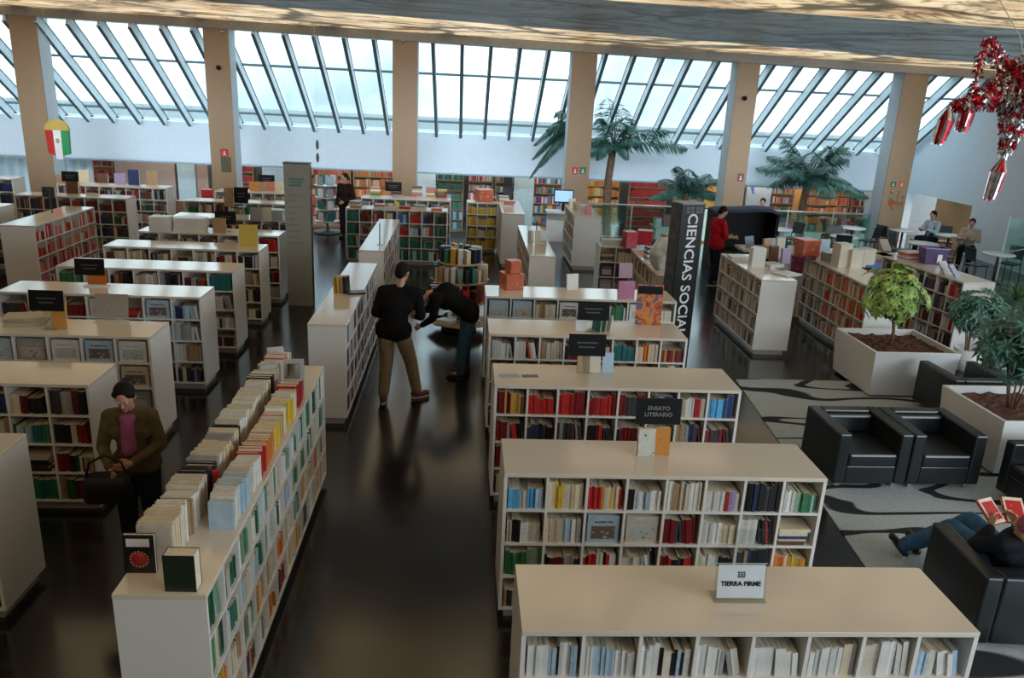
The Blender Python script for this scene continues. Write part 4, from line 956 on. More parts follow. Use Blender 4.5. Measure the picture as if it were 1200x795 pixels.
# ------------------------------------------------------------------ things on the tops
def on(px, py, z=1.42): p = atz(px, py, z); p.z = z; return p
def acryl_sign(px, py, w, h, stand_h, label, lines=None, card=None, tilt=0.1, rz=0.0, size=.05, group='black shelf signs on clear stands'):
    b = on(px, py); t = thing('shelf_sign', label, 'sign', b, rz, group)
    Mt = Matrix.Translation((0, 0, stand_h)) @ Matrix.Rotation(-tilt, 4, 'X')
    MB().box(-.09, .09, -.02, .16, 0, .006).build('base', ACRYL, t)
    MB().box(-.035, .035, .0, .006, .006, stand_h+.02).build('stand', ACRYL, t)
    MB().box(-w/2, w/2, -.004, .004, 0, h, 0, Mt).build('sign_board', card or BLACK, t)
    if lines:
        for i, s in enumerate(lines):
            text_mesh(s, size, GREYPRINT if card is None else BLACK, 'lettering', t, Mt @ Matrix.Translation((0, -.006, h*.5+(len(lines)-1)*size*.55-i*size*1.1)) @ UPRIGHT, bold=.0008)
    else:
        for i in range(2): MB().box(-w*.28+.02*i, w*.28-.03*i, -.0065, -.005, h*(.58-.2*i), h*(.64-.2*i), 0, Mt).build('printed_line', mat('faint_print', (.09,.09,.09), .5), t)
    return t
acryl_sign(767, 531, .40, .235, .275, 'black sign reading ENSAYO LITERARIO above the displayed paperbacks', ['ENSAYO', 'LITERARIO'], size=.052)
acryl_sign(686, 437, .42, .25, .20, 'black sign standing before the case with the glossy poster')
acryl_sign(694, 390, .42, .25, .17, 'black sign on the case of face-out magazines')
acryl_sign(58, 387, .40, .25, .24, 'black sign on the left case beside the orange card stand')
acryl_sign(107, 336, .42, .24, .17, 'black sign above the orange card, third left case')
acryl_sign(265, 272, .42, .26, .16, 'black sign among the grey journals')
acryl_sign(283, 243, .34, .38, .10, 'tall black framed placard on the left, right of the column')
acryl_sign(313, 223, .44, .27, .16, 'black sign above the orange covers, far end of left aisle')
acryl_sign(84, 226, .42, .26, .28, 'black sign on dark box near the left wall')
acryl_sign(461, 231, .46, .26, .16, 'black sign in front of the central column')
def tierra():
    b = on(866, 704); t = thing('sign_holder', 'clear double acrylic holder with the white TIERRA FIRME card', 'sign', (b.x, b.y, 1.42), 0)
    Mt = Matrix.Rotation(-.16, 4, 'X')
    MB().box(-.17, .17, -.03, .10, 0, .006).build('base', ACRYL, t)
    MB().box(-.165, .165, -.004, .004, .006, .47, 0, Mt).build('stand', ACRYL, t)
    c = MB().box(-.150, .150, -.009, -.005, .02, .24, 0, Mt).build('card', mat('white_card', (.62, .68, .74), .5), t)
    text_mesh('TIERRA FIRME', .042, BLACK, 'lettering', c, Mt @ Matrix.Translation((0, -.0105, .115)) @ UPRIGHT, bold=.0016)
    m = MB()
    for k, zz in enumerate((.158, .172, .186)):
        for q in range(3): m.box(-.024+.017*q+.003*(k % 2), -.012+.017*q+.003*(k % 2), -.0115, -.0098, zz, zz+.009, 0, Mt)
    m.build('emblem', BLACK, c)
    MB().box(-.165, .165, -.006, -.004, .245, .25, 0, Mt).build('rim', STEEL, t)
tierra()
def disp_book(name, px, py, w, h, t_, m, label, rz=0.0, tilt=.12, z=1.42, cat='book', group=None, zoff=0, n=1, pages=PAGE):
    b = on(px, py, z); o = thing(name, label, cat, (b.x, b.y, z+zoff), rz, group)
    for i in range(n):
        Mt = Matrix.Translation((.0, i*(t_+.004), 0)) @ Matrix.Rotation(-tilt, 4, 'X')
        MB().box(-w/2, w/2, 0, .004, 0, h, 0, Mt).box(-w/2, w/2, t_-.004, t_, 0, h, 0, Mt).box(-w/2, -w/2+.004, .004, t_-.004, 0, h, 0, Mt).build('cover', m, o)
        MB().box(-w/2+.005, w/2-.003, .004, t_-.004, .004, h-.004, 0, Mt).build('page_block', pages, o)
    return o
COV1 = picture_mat('cover_garden', [(.10,.16,.08), (.55,.58,.5), (.62,.60,.55), (.50,.14,.03)], 9)
disp_book('displayed_book', 757, 535, .15, .25, .05, COV1, 'green and white illustrated paperback standing below the ENSAYO LITERARIO sign', .05)
disp_book('displayed_book', 774, 534, .15, .25, .05, picture_mat('cover_orange', [(.45,.10,.02), (.6,.25,.05), (.3,.06,.03)], 12), 'orange illustrated paperback standing below the ENSAYO LITERARIO sign', -.03)
POST = picture_mat('poster_print', [(.03,.03,.06), (.45,.09,.02), (.62,.22,.05), (.16,.10,.18), (.5,.4,.3)], 6)
po = disp_book('poster', 759, 381, .36, .56, .02, POST, 'glossy framed poster with an orange and black picture on the right end of a case', -.08, .12, cat='poster')
MB().box(-.17, .17, -.006, -.001, .43, .54, 0, Matrix.Rotation(-.12, 4, 'X')).build('poster_heading', BLACK, po)
disp_book('displayed_book', 671, 340, .20, .26, .03, picture_mat('cover_white_brown', [(.65,.62,.55), (.68,.66,.6), (.30,.13,.06)], 7), 'white book with a brown picture standing on the case of face-out magazines', .3)
disp_book('displayed_magazine', 734, 350, .26, .27, .06, picture_mat('cover_purple', [(.30,.22,.36), (.35,.05,.14), (.45,.38,.5)], 7), 'lilac and crimson magazine pack left of the glossy poster', .12, cat='magazine')
disp_book('displayed_magazine', 733, 326, .24, .26, .04, picture_mat('cover_blue_mauve', [(.04,.18,.45), (.35,.15,.22), (.2,.3,.4)], 7), 'blue and mauve magazine standing in front of the small case under the red boxes', .1, cat='magazine', zoff=0)
for i, (px, c, lab) in enumerate([(698, 'teal', 'teal booklet at the left of the leaning booklets below the sign'), (704, 'sage', 'sage green booklet leaning among booklets right of the black sign'), (710, 'white', 'white booklet leaning at the right end of the booklets by the sign'), (681, 'white', 'white booklet standing under the sign on the poster case')]):
    disp_book('displayed_booklet', px, 388, .15, .22, .02, bookmat(c), lab, -.9 if i < 3 else 0.1, .12, cat='booklet', group='booklets under the black sign')
for i, (px, c, lab) in enumerate([(683, 'tan', 'tan booklet behind the clear stand on the red-spined case'), (697, 'ivory', 'ivory booklet behind the clear stand on the red-spined case'), (712, 'pale blue', 'pale blue booklet at the right of the clear stand on the red-spined case')]):
    disp_book('displayed_booklet', px, 437, .13, .23, .02, bookmat(c), lab, .1, .12, cat='booklet', group='booklets on the red-spined case')
def flat(name, px, py, w, d, h, m, label, rz=0, cat='leaflet', z=1.42, group=None):
    b = on(px, py, z); o = MB().box(-w/2, w/2, -d/2, d/2, 0, h).build(name, m, loc=(b.x, b.y, z), rotz=rz); return tag(o, label, cat, group)
flat('leaflet', 597, 441, .22, .13, .004, mat('grey_leaflet', (.38,.38,.36), .4), 'pale grey leaflet lying at the left end of the red-spined case', .2)
flat('leaflet', 621, 441, .18, .08, .004, mat('dark_leaflet', (.10,.09,.08), .4), 'small dark leaflet lying beside the pale grey one', .1)
flat('leaflet', 130, 377, .40, .16, .004, mat('white_leaflet', (.60,.60,.58), .4), 'white sheet lying on the case of pale magazines', 0)
disp_book('paper_sign', 131, 372, .42, .30, .004, mat('white_sheet', (.55,.54,.50), .5), 'white paper sign standing at the back of the case of pale magazines', 0, .2, cat='sign')
b = on(33, 379)
for k in range(5):
    o = MB().box(-.24, .24, -.14, .14, 0, .022).build('folder', mat('cream_folder', (.50,.44,.30), .7), loc=(b.x+.02*R.uniform(-1,1), b.y+.02*R.uniform(-1,1), 1.42+.023*k), rotz=.12*R.uniform(-1,1)+.1, bevel=.003)
    tag(o, 'cream folder, %s from the bottom of the pile on the case of pale magazines' % ordn(k+1), 'folder', 'cream folders in a pile')
disp_book('displayed_book', 70, 386, .17, .38, .03, picture_mat('cover_orange_cream', [(.55,.17,.03), (.62,.30,.08), (.6,.5,.35)], 8), 'orange book standing beside the black sign on the case of pale magazines', .1)
disp_book('card_stand', 114, 333, .27, .22, .015, picture_mat('orange_card', [(.60,.12,.01), (.64,.17,.02), (.66,.3,.08)], 5), 'orange card standing on a white base on the left', .0, .1, cat='card')
flat('white_strip', 114, 336, .34, .10, .02, WHITE, 'white strip lying in front of the orange card', 0, 'strip')
disp_book('displayed_book', 291, 290, .34, .42, .03, picture_mat('cover_yellow', [(.62,.40,.06), (.60,.44,.10), (.35,.35,.06)], 6), 'large yellow cover standing at the right end of a left case', .0, .12)
# piles of white booklets and grey journals
for (px, py, n, wd, lab, c, grp, hh) in [(190, 271, 5, .40, 'pile of white booklets at the left end', 'white', 'left pile of white booklets', .06), (224, 271, 5, .62, 'wider pile of white booklets', 'white', 'wider pile of white booklets', .055), (318, 258, 4, .52, 'pile of grey journals beside the totem', 'grey', 'pile of grey journals', .06)]:
    b = on(px, py)
    for k in range(n):
        o = bpy.data.objects.new('booklet', UCOV.setdefault(c, unit_cover(c))); COL.objects.link(o)
        o.matrix_world = Matrix.Translation((b.x-wd/2+R.uniform(-.02,.02), b.y-.1, 1.42+hh*k)) @ Matrix.Rotation(PI/2, 4, 'Y') @ Matrix.Diagonal((-hh*.95, .30, wd, 1)) if False else Matrix.Translation((b.x-wd/2+R.uniform(-.02,.02), b.y-.1, 1.42+hh*k+hh*.95)) @ Matrix.Rotation(PI/2, 4, 'Y') @ Matrix.Diagonal((hh*.95, .30, wd, 1))
        p = bpy.data.objects.new('page_block', PAGEMESH); COL.objects.link(p); p.parent = o
        tag(o, '%s booklet, %s up in the %s' % (c, ordn(k+1), lab), 'booklet', grp)
for (px, lab, c) in [(257, 'tan', 'tan'), (300, 'grey', 'grey'), (311, 'ivory', 'ivory')]:
    disp_book('displayed_book', px, 273 if px < 260 else 259, .26, .30, .03, bookmat(c), '%s cover standing on the left cases near the black sign' % lab, 0, .12, group='covers standing near the black sign')
disp_book('displayed_book', 268, 242, .22, .44, .05, bookmat('tan'), 'tall tan book standing at the left of the framed placard')
for i, (px, c) in enumerate([(298, 'orange'), (306, 'tan'), (316, 'salmon'), (326, 'cream')]):
    disp_book('displayed_book', px, 224, .26, .26, .06, bookmat(c), '%s cover standing on the farthest left case' % c, 0, .1, group='covers on the farthest left case')
for i, (px, py, c, h) in enumerate([(57, 231, 'charcoal', .24), (85, 227, 'brown', .30), (108, 229, 'white', .06), (72, 215, 'tan', .24), (98, 214, 'cream', .35), (120, 214, 'brown', .25), (141, 216, 'lilac', .3), (157, 217, 'navy', .42), (178, 217, 'tan', .4)]):
    disp_book('displayed_book', px, py, .30, h, .08, bookmat(c), '%s book standing on the wide dark cases far left, %s from the left' % (c, ordn(i+1)), 0, .08, group='books standing on the wide dark cases')
# brown box tower and red tower near the tan column
for i, (px, py, nn, mm, nm, lab) in enumerate([(215, 226, 4, 'tan', 'box', 'brown'), (243, 231, 7, 'red', 'box', 'red')]):
    b = atz(px, py, 1.1)
    for k in range(nn):
        w_ = R.uniform(.32, .44) if i == 0 else R.uniform(.22, .30); hh = .22 if i == 0 else .19
        o = MB().box(-w_/2, w_/2, -w_/2, w_/2, 0, hh-.004).box(-w_/2-.004, w_/2+.004, -.02, .02, .004, hh-.001).build('box', bookmat(mm), loc=(b.x+R.uniform(-.03,.03), b.y, hh*k), rotz=R.uniform(-.2,.2), bevel=.006)
        tag(o, '%s box, %s from the floor, in the stack by the second column' % (lab, ordn(k+1)), 'box', '%s boxes stacked by the second column' % lab)
def prop(name, mb, m, px, py, label, cat, z=1.42, rz=0, grp=None, bevel=0):
    b = on(px, py, z); o = mb.build(name, m, loc=(b.x, b.y, z), rotz=rz, bevel=bevel); return tag(o, label, cat, grp)
# top of the long foreground case
disp_book('displayed_book', 212, 694, .19, .25, .10, picture_mat('cover_dark_green', [(.012,.02,.014), (.02,.03,.02), (.016,.02,.02)], 5), 'thick dark book standing alone at the near end of the right row', -.02, .0)
sp = disp_book('displayed_book', 165, 672, .19, .265, .03, picture_mat('cover_black', [(.010,.012,.014), (.014,.015,.02)], 5), 'black book with a red round emblem at the near end of the left row', .0, .04)
mb = MB(); mb.lathe([(.045, 0), (.045, .002)], 24, 0, (0,0,0), Matrix.Translation((0, -.001, .10)) @ Matrix.Rotation(PI/2, 4, 'X')); mb.build('red_emblem', bookmat('red'), sp)
mb = MB()
for k in range(16):
    a = 2*PI*k/16; mb.ball((math.cos(a)*.053, -.002, .10+math.sin(a)*.053), .009, 6, 0, (1,.3,1))
mb.build('pale_wreath', bookmat('salmon'), sp); MB().box(-.07, .07, -.003, -.0005, .19, .245).build('title_label', WHITE, sp)
disp_book('displayed_book', 243, 590, .2, .24, .05, bookmat('red'), 'bright red book slanted between the two rows', .35, .3)
disp_book('displayed_book', 262, 560, .2, .24, .05, bookmat('tan'), 'cream-edged paperbacks tilted between the two rows', .45, .2, n=2)
disp_book('displayed_book', 306, 480, .2, .26, .06, bookmat('ochre'), 'thick yellow book standing askew between the rows', .5, .1)
disp_book('displayed_book', 318, 462, .17, .30, .05, picture_mat('cover_red_grey', [(.35,.02,.03), (.35,.34,.33), (.05,.04,.06)], 8), 'red and grey book at the far end between the rows', .55, .12)
disp_book('displayed_book', 325, 440, .17, .30, .05, picture_mat('cover_pink_grey', [(.45,.10,.12), (.5,.5,.48), (.4,.03,.04)], 10), 'pink and white book at the far end of the left row', .4, .1)
disp_book('card_stand', 345, 462, .20, .36, .012, mat('grey_card', (.45,.44,.42), .5), 'pale card with a black panel on the far end of the foreground case', .1, .1, cat='card')
disp_book('black_card', 345, 463, .11, .22, .003, BLACK, 'narrow black panel leaning on the pale card', .1, .1, cat='card', zoff=.10)
# case beside the man
for i in range(4):
    disp_book('displayed_book', 396+i*4, 343, .17, .25, .03, bookmat(['ochre', 'yellow', 'tan', 'black'][i]), '%s book, %s of the four upright ones left of the man in black' % (['ochre', 'yellow', 'tan', 'black'][i], ordn(i+1)), PI/2-.25, .05, group='upright books left of the man in black')
flat('book', 417, 344, .26, .18, .03, bookmat('charcoal'), 'charcoal book lying beside the upright books left of the man in black', .3, 'book')
def pole(px, py, label, h=.42):
    b = on(px, py); o = thing('clear_pole', label, 'stand', b)
    MB().tube([(0,0,.01), (0,0,h)], .012, 8).build('pole', mat('dark_pole', (.05,.06,.06), .3), o); MB().lathe([(.06,0),(.06,.01)], 16).build('base', ACRYL, o)
    MB().box(-.03,.03,-.004,.004,h,h+.10).build('clip', ACRYL, o)
pole(445, 287, 'thin clear pole on the case beyond the man in black'); pole(61, 250, 'thin pole on the red-spined case at the far left', .5); pole(628, 284, 'thin dark pole on the case under the yellow leaflets', .45)
for i, px in enumerate((622, 630, 637)):
    disp_book('leaflet_holder', px, 286, .13, .28, .02, [ACRYL, bookmat('cream'), ACRYL][i], ['clear holder left', 'cream leaflet block middle', 'clear holder right'][i]+' of the trio left of centre', .1, .08, cat='leaflet holder')
# red boxes
def printed_box(px, py, w, h, label, zoff=0, rz=.35, c='orangered', z=1.42):
    b = on(px, py, z); m = picture_mat('box_'+c, [(.50,.07,.03), (.52,.12,.05), (.58,.28,.16)] if c == 'orangered' else [(.48,.02,.02), (.40,.01,.02), (.5,.04,.04)], 9)
    o = thing('gift_box', label, 'box', (b.x, b.y, z+zoff), rz)
    MB().box(-w/2, w/2, -w/2, w/2, 0, h*.8).build('box_body', m, o, bevel=.005); MB().box(-w/2-.006, w/2+.006, -w/2-.006, w/2+.006, h*.8, h).build('lid', m, o, bevel=.005)
printed_box(599, 338, .30, .26, 'larger orange-red box on the left end of the magazine case'); printed_box(600, 338, .19, .20, 'smaller orange-red box stacked on the larger one', .261, .5)
printed_box(567, 236, .42, .34, 'orange box on top of the yellow-spined case'); 
printed_box(737, 290, .24, .34, 'left red box on the small case behind the magazine stand', 0, .2, 'red'); printed_box(755, 286, .30, .30, 'right, larger red box on the small case', 0, -.2, 'red')
printed_box(943, 300, .40, .36, 'orange and red box on the tan table at right', 0, .2)
# small piles along the centre back cases
piles = [(416, 244, 3), (445, 245, 2), (475, 245, 1), (492, 246, 2), (511, 247, 1), (440, 229, 4), (466, 230, 2), (488, 230, 5), (505, 231, 5), (517, 232, 4), (590, 237, 3), (597, 243, 3), (575, 236, 2)]
cn = ['tan', 'white', 'red', 'cream', 'salmon', 'green', 'grey', 'pink', 'ochre', 'brown']
for i, (px, py, n) in enumerate(piles):
    for k in range(n):
        b = on(px, py); c = cn[(i+k*3) % 10]; o = MB().box(-.14, .14, -.10, .10, 0, .055).build('book', bookmat(c), loc=(b.x+R.uniform(-.02,.02), b.y+.1, 1.42+.056*k), rotz=R.uniform(-.2, .2), bevel=.003)
        tag(o, '%s book, %s up, in pile %s from left on centre back cases' % (c, ordn(k+1), ordn(i+1)), 'book', 'books in small piles on the centre back cases')
# magazine case top
for i, (px, py, c) in enumerate([(671, 243, 'cream'), (676, 247, 'tan'), (683, 250, 'white'), (690, 252, 'pink')]):
    disp_book('displayed_book', px, py, .18, .24, .06, bookmat(c), '%s book standing on the case before the tan column with two signs' % c, .2, .1, group='books standing before the column with two signs')
def monitor():
    b = on(660, 240, 1.2); t = thing('monitor', 'computer monitor with a pale blue screen left of the column with two signs', 'monitor', (b.x, b.y, 0.0))
    MB().box(-.30, .30, 0, .04, 1.25, 1.65).build('casing', BLACK, t, bevel=.01); s = mat('pale_screen', (.35,.55,.75), .2); b_ = s.node_tree.nodes['Principled BSDF']; b_.inputs['Emission Color'].default_value = (.35, .6, .9, 1); b_.inputs['Emission Strength'].default_value = .6
    MB().box(-.27, .27, -.004, .0, 1.29, 1.62).build('screen', s, t); MB().box(-.04,.04,.01,.05,1.0,1.25).build('neck', BLACK, t); MB().box(-.5,.5,-.2,.4,.95,1.0).box(-.45,.45,.3,.35,0,.95).build('desk', LAM, t)
monitor()
# right group tops
def paperstack(px, py, n, w, d, h, label, rz=0, c='white'):
    b = on(px, py); t = thing('paper_stack', label, 'paper stack', b, rz)
    for k in range(n): MB().box(-w/2, w/2, -d/2, d/2, h*k/n, h*(k+.9)/n, 0, Matrix.Rotation(R.uniform(-.06,.06), 4, 'Z')).build('bundle', bookmat(c), t)
paperstack(866, 304, 3, .4, .3, .07, 'low pile of white papers near the red-vested assistant'); paperstack(905, 312, 4, .32, .3, .06, 'pile of white leaflets behind the white box on the bright case', .3); paperstack(922, 322, 2, .42, .34, .03, 'spread of white leaflets at the near end of the bright case', .5)
prop('box', MB().box(-.13,.13,-.1,.1,0,.36).box(-.12,.12,-.101,-.1,.05,.3), bookmat('white'), 886, 312, 'upright white box file on the bright case', 'box', bevel=.005)
for i, (px, py, c, h) in enumerate([(899, 303, 'tan', .40), (907, 306, 'brown', .30), (914, 303, 'ivory', .42), (921, 309, 'lilac', .30)]):
    disp_book('displayed_book', px, py, .20, h, .06, bookmat(c), '%s book standing upright behind the bright case papers' % c, .3, .08, group='books upright behind the papers')
for i, (px, py, h) in enumerate([(984, 312, .46), (998, 313, .36), (1012, 312, .36), (972, 306, .18)]):
    prop('box', MB().box(-.14,.14,-.12,.12,0,h-.012).box(-.145,.145,-.125,.125,h-.012,h), bookmat('ivory' if i < 3 else 'grey'), px, py, 'pale carton, %s, on the orange-red case' % ['tallest', 'middle', 'rightmost', 'lowest'][i], 'box', rz=.25, bevel=.004)
flat('book', 1018, 312, .34, .26, .05, bookmat('blue'), 'blue book lying at the right of the pale cartons', .3, 'book')
def bin_():
    b = on(1091, 309); t = thing('storage_bin', 'purple storage bin with pale rim on the case behind the round tree', 'bin', b, -.1)
    Pm = mat('purple_plastic', (.085, .05, .16), .4)
    vs = []
    for (w, d, z) in ((.19, .14, 0), (.24, .18, .34), (.225, .165, .34), (.18, .13, .02)): vs += [(-w,-d,z),(w,-d,z),(w,d,z),(-w,d,z)]
    fs = [(3,2,1,0), (12,13,14,15)]+[(a+k, a+(k+1)%4, a+4+(k+1)%4, a+4+k) for a in (0,4,8) for k in range(4)]
    MB().add(vs, fs).build('bin', Pm, t)
    m = MB()
    for s in (-1, 1): m.box(-.25,.25, s*.185-.008, s*.185+.008, .33,.35); m.box(s*.245-.008, s*.245+.008, -.18,.18,.33,.35)
    m.build('rim', bookmat('lilac'), t)
    MB().box(.02,.11,-.19,-.165,.05,.22).build('picture', WHITE, t)
bin_()
for k in range(5):
    b = on(1066, 303); o = MB().box(-.22,.22,-.14,.14,0,.03).build('book', bookmat(['pink','white','salmon','red','cream'][k]), loc=(b.x, b.y, 1.42+.031*k), rotz=R.uniform(-.3,.3), bevel=.003)
    tag(o, '%s book, %s up, in the pile left of the purple bin' % (['pink','white','salmon','red','cream'][k], ordn(k+1)), 'book', 'books in the pile left of the purple bin')
for i, (px, py, c, rz) in enumerate([(1112, 322, 'greys', .4), (1124, 326, 'yellow', .7), (1040, 294, 'tan', .2)]):
    disp_book('displayed_book', px, py, .22, .30, .03, picture_mat('cover_field_%d' % i, [[(.2,.2,.22),(.5,.5,.52)], [(.45,.35,.12),(.2,.18,.3),(.6,.5,.3)], [(.5,.45,.4),(.45,.4,.33)]][i], 8), ['silver', 'yellow and violet', 'beige'][i]+' book tilted on the case behind the round tree', rz, .7)
# wrapped white sculpture on the brown-spined case
b = on(776, 316)
def sculpture():
    t = thing('sculpture', 'wrapped white sculptural lamp on the case left of the black totem', 'sculpture', b, .2)
    mb = MB(); n = 20; rows = 14; vs = []
    for j in range(rows):
        f = j/(rows-1); r = .05+.20*math.sin(PI*(f*.8+.12)); z = .62*f
        for k in range(n):
            a = 2*PI*k/n; rr = r*(1+.16*math.sin(5*a+4*f)+R.uniform(-.05,.05)); vs.append((rr*math.cos(a), .8*rr*math.sin(a), z))
    mb.add(vs, [(j*n+k, j*n+(k+1)%n, (j+1)*n+(k+1)%n, (j+1)*n+k) for j in range(rows-1) for k in range(n)]+[tuple(reversed(range(n))), tuple(range((rows-1)*n, rows*n))], 0, True)
    mb.build('wrapping', mat('white_film', (.62,.64,.64), .25, noise=.3, nscale=8, bump=.5, bscale=12), t)
    MB().lathe([(.10,.62),(.10,.66)], 16).build('lid', mat('tan_lid', (.4,.3,.2), .5), t)
sculpture()
for k in range(5):
    bb = on(762, 303); o = MB().box(-.10,.10,-.12,.12,0,.045).build('book', bookmat('white' if k % 2 else 'charcoal'), loc=(bb.x, bb.y, 1.42+.046*k), rotz=.1, bevel=.003)
    tag(o, '%s book, %s up, in the striped pile beside the white sculpture' % ('white' if k % 2 else 'charcoal', ordn(k+1)), 'book', 'books in the striped pile')
bb = on(745, 305); kt = thing('wire_basket', 'low wire basket on the small case under the red boxes', 'basket', (3.22, 16.5, 1.42))
mb = MB()
for k in range(7): mb.box(-.30+.1*k-.004, -.30+.1*k+.004, -.12, -.112, 0, .16)
for z in (0, .08, .16): mb.box(-.30,.30,-.12,-.11,z,z+.01).box(-.30,.30,.11,.12,z,z+.01).box(-.30,-.29,-.12,.12,z,z+.01).box(.29,.30,-.12,.12,z,z+.01)
mb.build('wires', STEEL, kt); MB().box(-.28,.28,-.10,.10,.01,.13).build('contents', bookmat('ivory'), kt)

# ------------------------------------------------------------------ tiered round book table
def tier_table():
    c = Vector((-.02, 14.75, 0)); t = thing('tiered_table', 'round wooden book table with four tiers behind the bending man', 'table', c)
    WD = mat('pale_wood', (.42,.30,.18), .45, noise=.2, nscale=5)
    MB().lathe([(.05,.02),(.05,1.36)], 14).build('post', STEEL, t)
    tiers = [(.62, .20), (.60, .62), (.56, 1.0), (.44, 1.34)]
    for i, (r, z) in enumerate(tiers):
        MB().lathe([(r-.01, z-.03),(r, z-.02),(r, z),(r-.01, z+.003)], 8).build('tier', WD, t)
    MB().lathe([(.34,0),(.34,.05)], 20).build('base', mat('dark_base', (.03,.03,.03), .4), t)
    for i, (r, z) in enumerate(tiers):
        n = [10, 14, 24, 16][i]
        for k in range(n):
            if i == 0:
                a = 2*PI*(k % 5)/5+.3; rr = .40; hh = .035*(k//5)
                c_ = ['white', 'cream', 'dark green', 'white', 'ivory'][k % 5]
                o = MB().box(-.11,.11,-.15,.15,0,.033).build('book', bookmat(c_), loc=c+Vector((rr*math.cos(a), rr*math.sin(a), z+.004+hh)), rotz=a, bevel=.003)
            else:
                a = 2*PI*k/n; rr = r-.13; c_ = [['red', 'dark red', 'orange', 'maroon', 'white'], ['dark red', 'red', 'maroon', 'salmon', 'cream'], ['cream', 'tan', 'ivory', 'white', 'sage', 'dark green', 'teal'], ['ivory', 'cream', 'black', 'navy', 'green', 'ochre']][i][k % (5 if i < 2 else (7 if i == 2 else 6))]
                th = 2*PI*rr/n*.62; hh = R.uniform(.22,.30)
                o = MB().box(-.09,.09,-th/2,th/2,0,hh).build('book', bookmat(c_), loc=c+Vector((rr*math.cos(a), rr*math.sin(a), z+.004)), rotz=a, bevel=.003)
            side = ['right', 'far right', 'far', 'far left', 'left', 'near left', 'near', 'near right'][int((a % (2*PI))/(2*PI)*8) % 8]
            tag(o, '%s book, %s counted from the right, %s side, %s tier of round table' % (c_, ordn(k+1), side, ['bottom', 'third', 'second', 'top'][i]), 'book', 'books on the %s tier of the round table' % ['bottom', 'third', 'second', 'top'][i])
    return t
tier_table()
# spinner rack of magazines far behind
def rack():
    t = thing('magazine_rack', 'revolving magazine rack standing far back right of the grey totem', 'rack', (-4.15, 24.7, 0))
    MB().lathe([(.42,0),(.42,.06),(.05,.08)], 16).build('base', mat('rack_base', (.10,.11,.12), .4), t); MB().lathe([(.04,.08),(.04,1.75)], 10).build('post', STEEL, t)
    for k in range(4):
        z = .35+.36*k
        MB().lathe([(.36,z),(.38,z+.03),(.36,z+.05)], 12).build('tray', STEEL, t)
        for q in range(6):
            a = q*PI/3; MB().box(-.10,.10,-.01,.01,0,.26, 0, Matrix.Translation((.30*math.cos(a), .30*math.sin(a), z+.05)) @ Matrix.Rotation(a+PI/2, 4, 'Z')).build('magazine', bookmat(['white','grey','pale blue','pink','white','teal'][(q+k) % 6]), t)
rack()
# ------------------------------------------------------------------ glass railing
RT = mat('rail_metal', (.5,.52,.5), .3, .6)
def railing(x0, x1, label, y=25.4, h=1.12):
    t = thing('glass_railing', label, 'railing', (x0, y, 0))
    n = max(1, round((x1-x0)/1.45)); w = (x1-x0)/n
    for k in range(n):
        MB().box(w*k+.02, w*(k+1)-.02, -.008, .008, .06, h-.03).build('glass_panel', RAILG, t)
    for k in range(n+1): MB().box(w*k-.018, w*k+.018, -.02, .02, 0, h-.03).build('post', STEEL, t)
    MB().tube([(0,0,h), (x1-x0,0,h)], .025, 10).build('handrail', RT, t)
railing(3.98, 8.30, 'glass railing between the column with two signs and the next one'); railing(9.05, 13.6, 'glass railing under the palm fan left of the poster column')
# glass screens of the stair on the far right
def screen():
    t = thing('glass_balustrade', 'tall glass balustrade of the stair at the far right', 'railing', (14.9, 20.9, 0), -.55)
    for k in range(2):
        MB().box(1.35*k+.02, 1.35*(k+1)-.02, -.008, .008, .05, 1.75-.25*k).build('glass_panel', RAILG, t); MB().box(1.35*k-.02, 1.35*k+.02, -.02, .02, 0, 1.8-.2*k).build('post', STEEL, t)
    MB().tube([(0,0,.75),(1.3,0,1.3),(2.7,0,1.3)], .02, 8).build('handrail', RT, t)
screen()
# ------------------------------------------------------------------ cafe
TT = mat('table_top_white', (.68,.70,.70), .25); TL = mat('table_leg_dark', (.03,.05,.05), .4); CH = mat('chair_dark', (.015,.025,.028), .4)
def cafe_table():
    t = thing('cafe_table', 'x', 'table'); MB().lathe([(.40,.78),(.41,.80),(.40,.82)], 24).build('tabletop', TT, t); MB().lathe([(.035,.05),(.035,.78)], 8).build('leg', TL, t); MB().lathe([(.25,0),(.25,.02),(.04,.06)], 16).build('base', TL, t); return t
def cafe_chair():
    t = thing('cafe_chair', 'x', 'chair'); MB().box(-.22,.22,-.22,.22,.48,.52).build('seat', CH, t, bevel=.01)
    mb = MB(); mb.add([(-.2,.2,.62),(.2,.2,.62),(.22,.27,.98),(-.22,.27,.98),(-.2,.23,.62),(.2,.23,.62),(.22,.30,.98),(-.22,.30,.98)], [(0,3,2,1),(4,5,6,7),(0,1,5,4),(1,2,6,5),(2,3,7,6),(3,0,4,7)]); mb.build('backrest', CH, t, bevel=.01)
    for sx in (-1, 1):
        MB().tube([(sx*.20,-.20,0),(sx*.19,-.18,.48)], .013, 6).build('leg', CH, t); MB().tube([(sx*.22,.24,0),(sx*.2,.2,.5),(sx*.2,.215,.66)], .013, 6).build('leg', CH, t)
    return t
ct0 = cafe_table(); cc0 = cafe_chair(); first = [True, True]
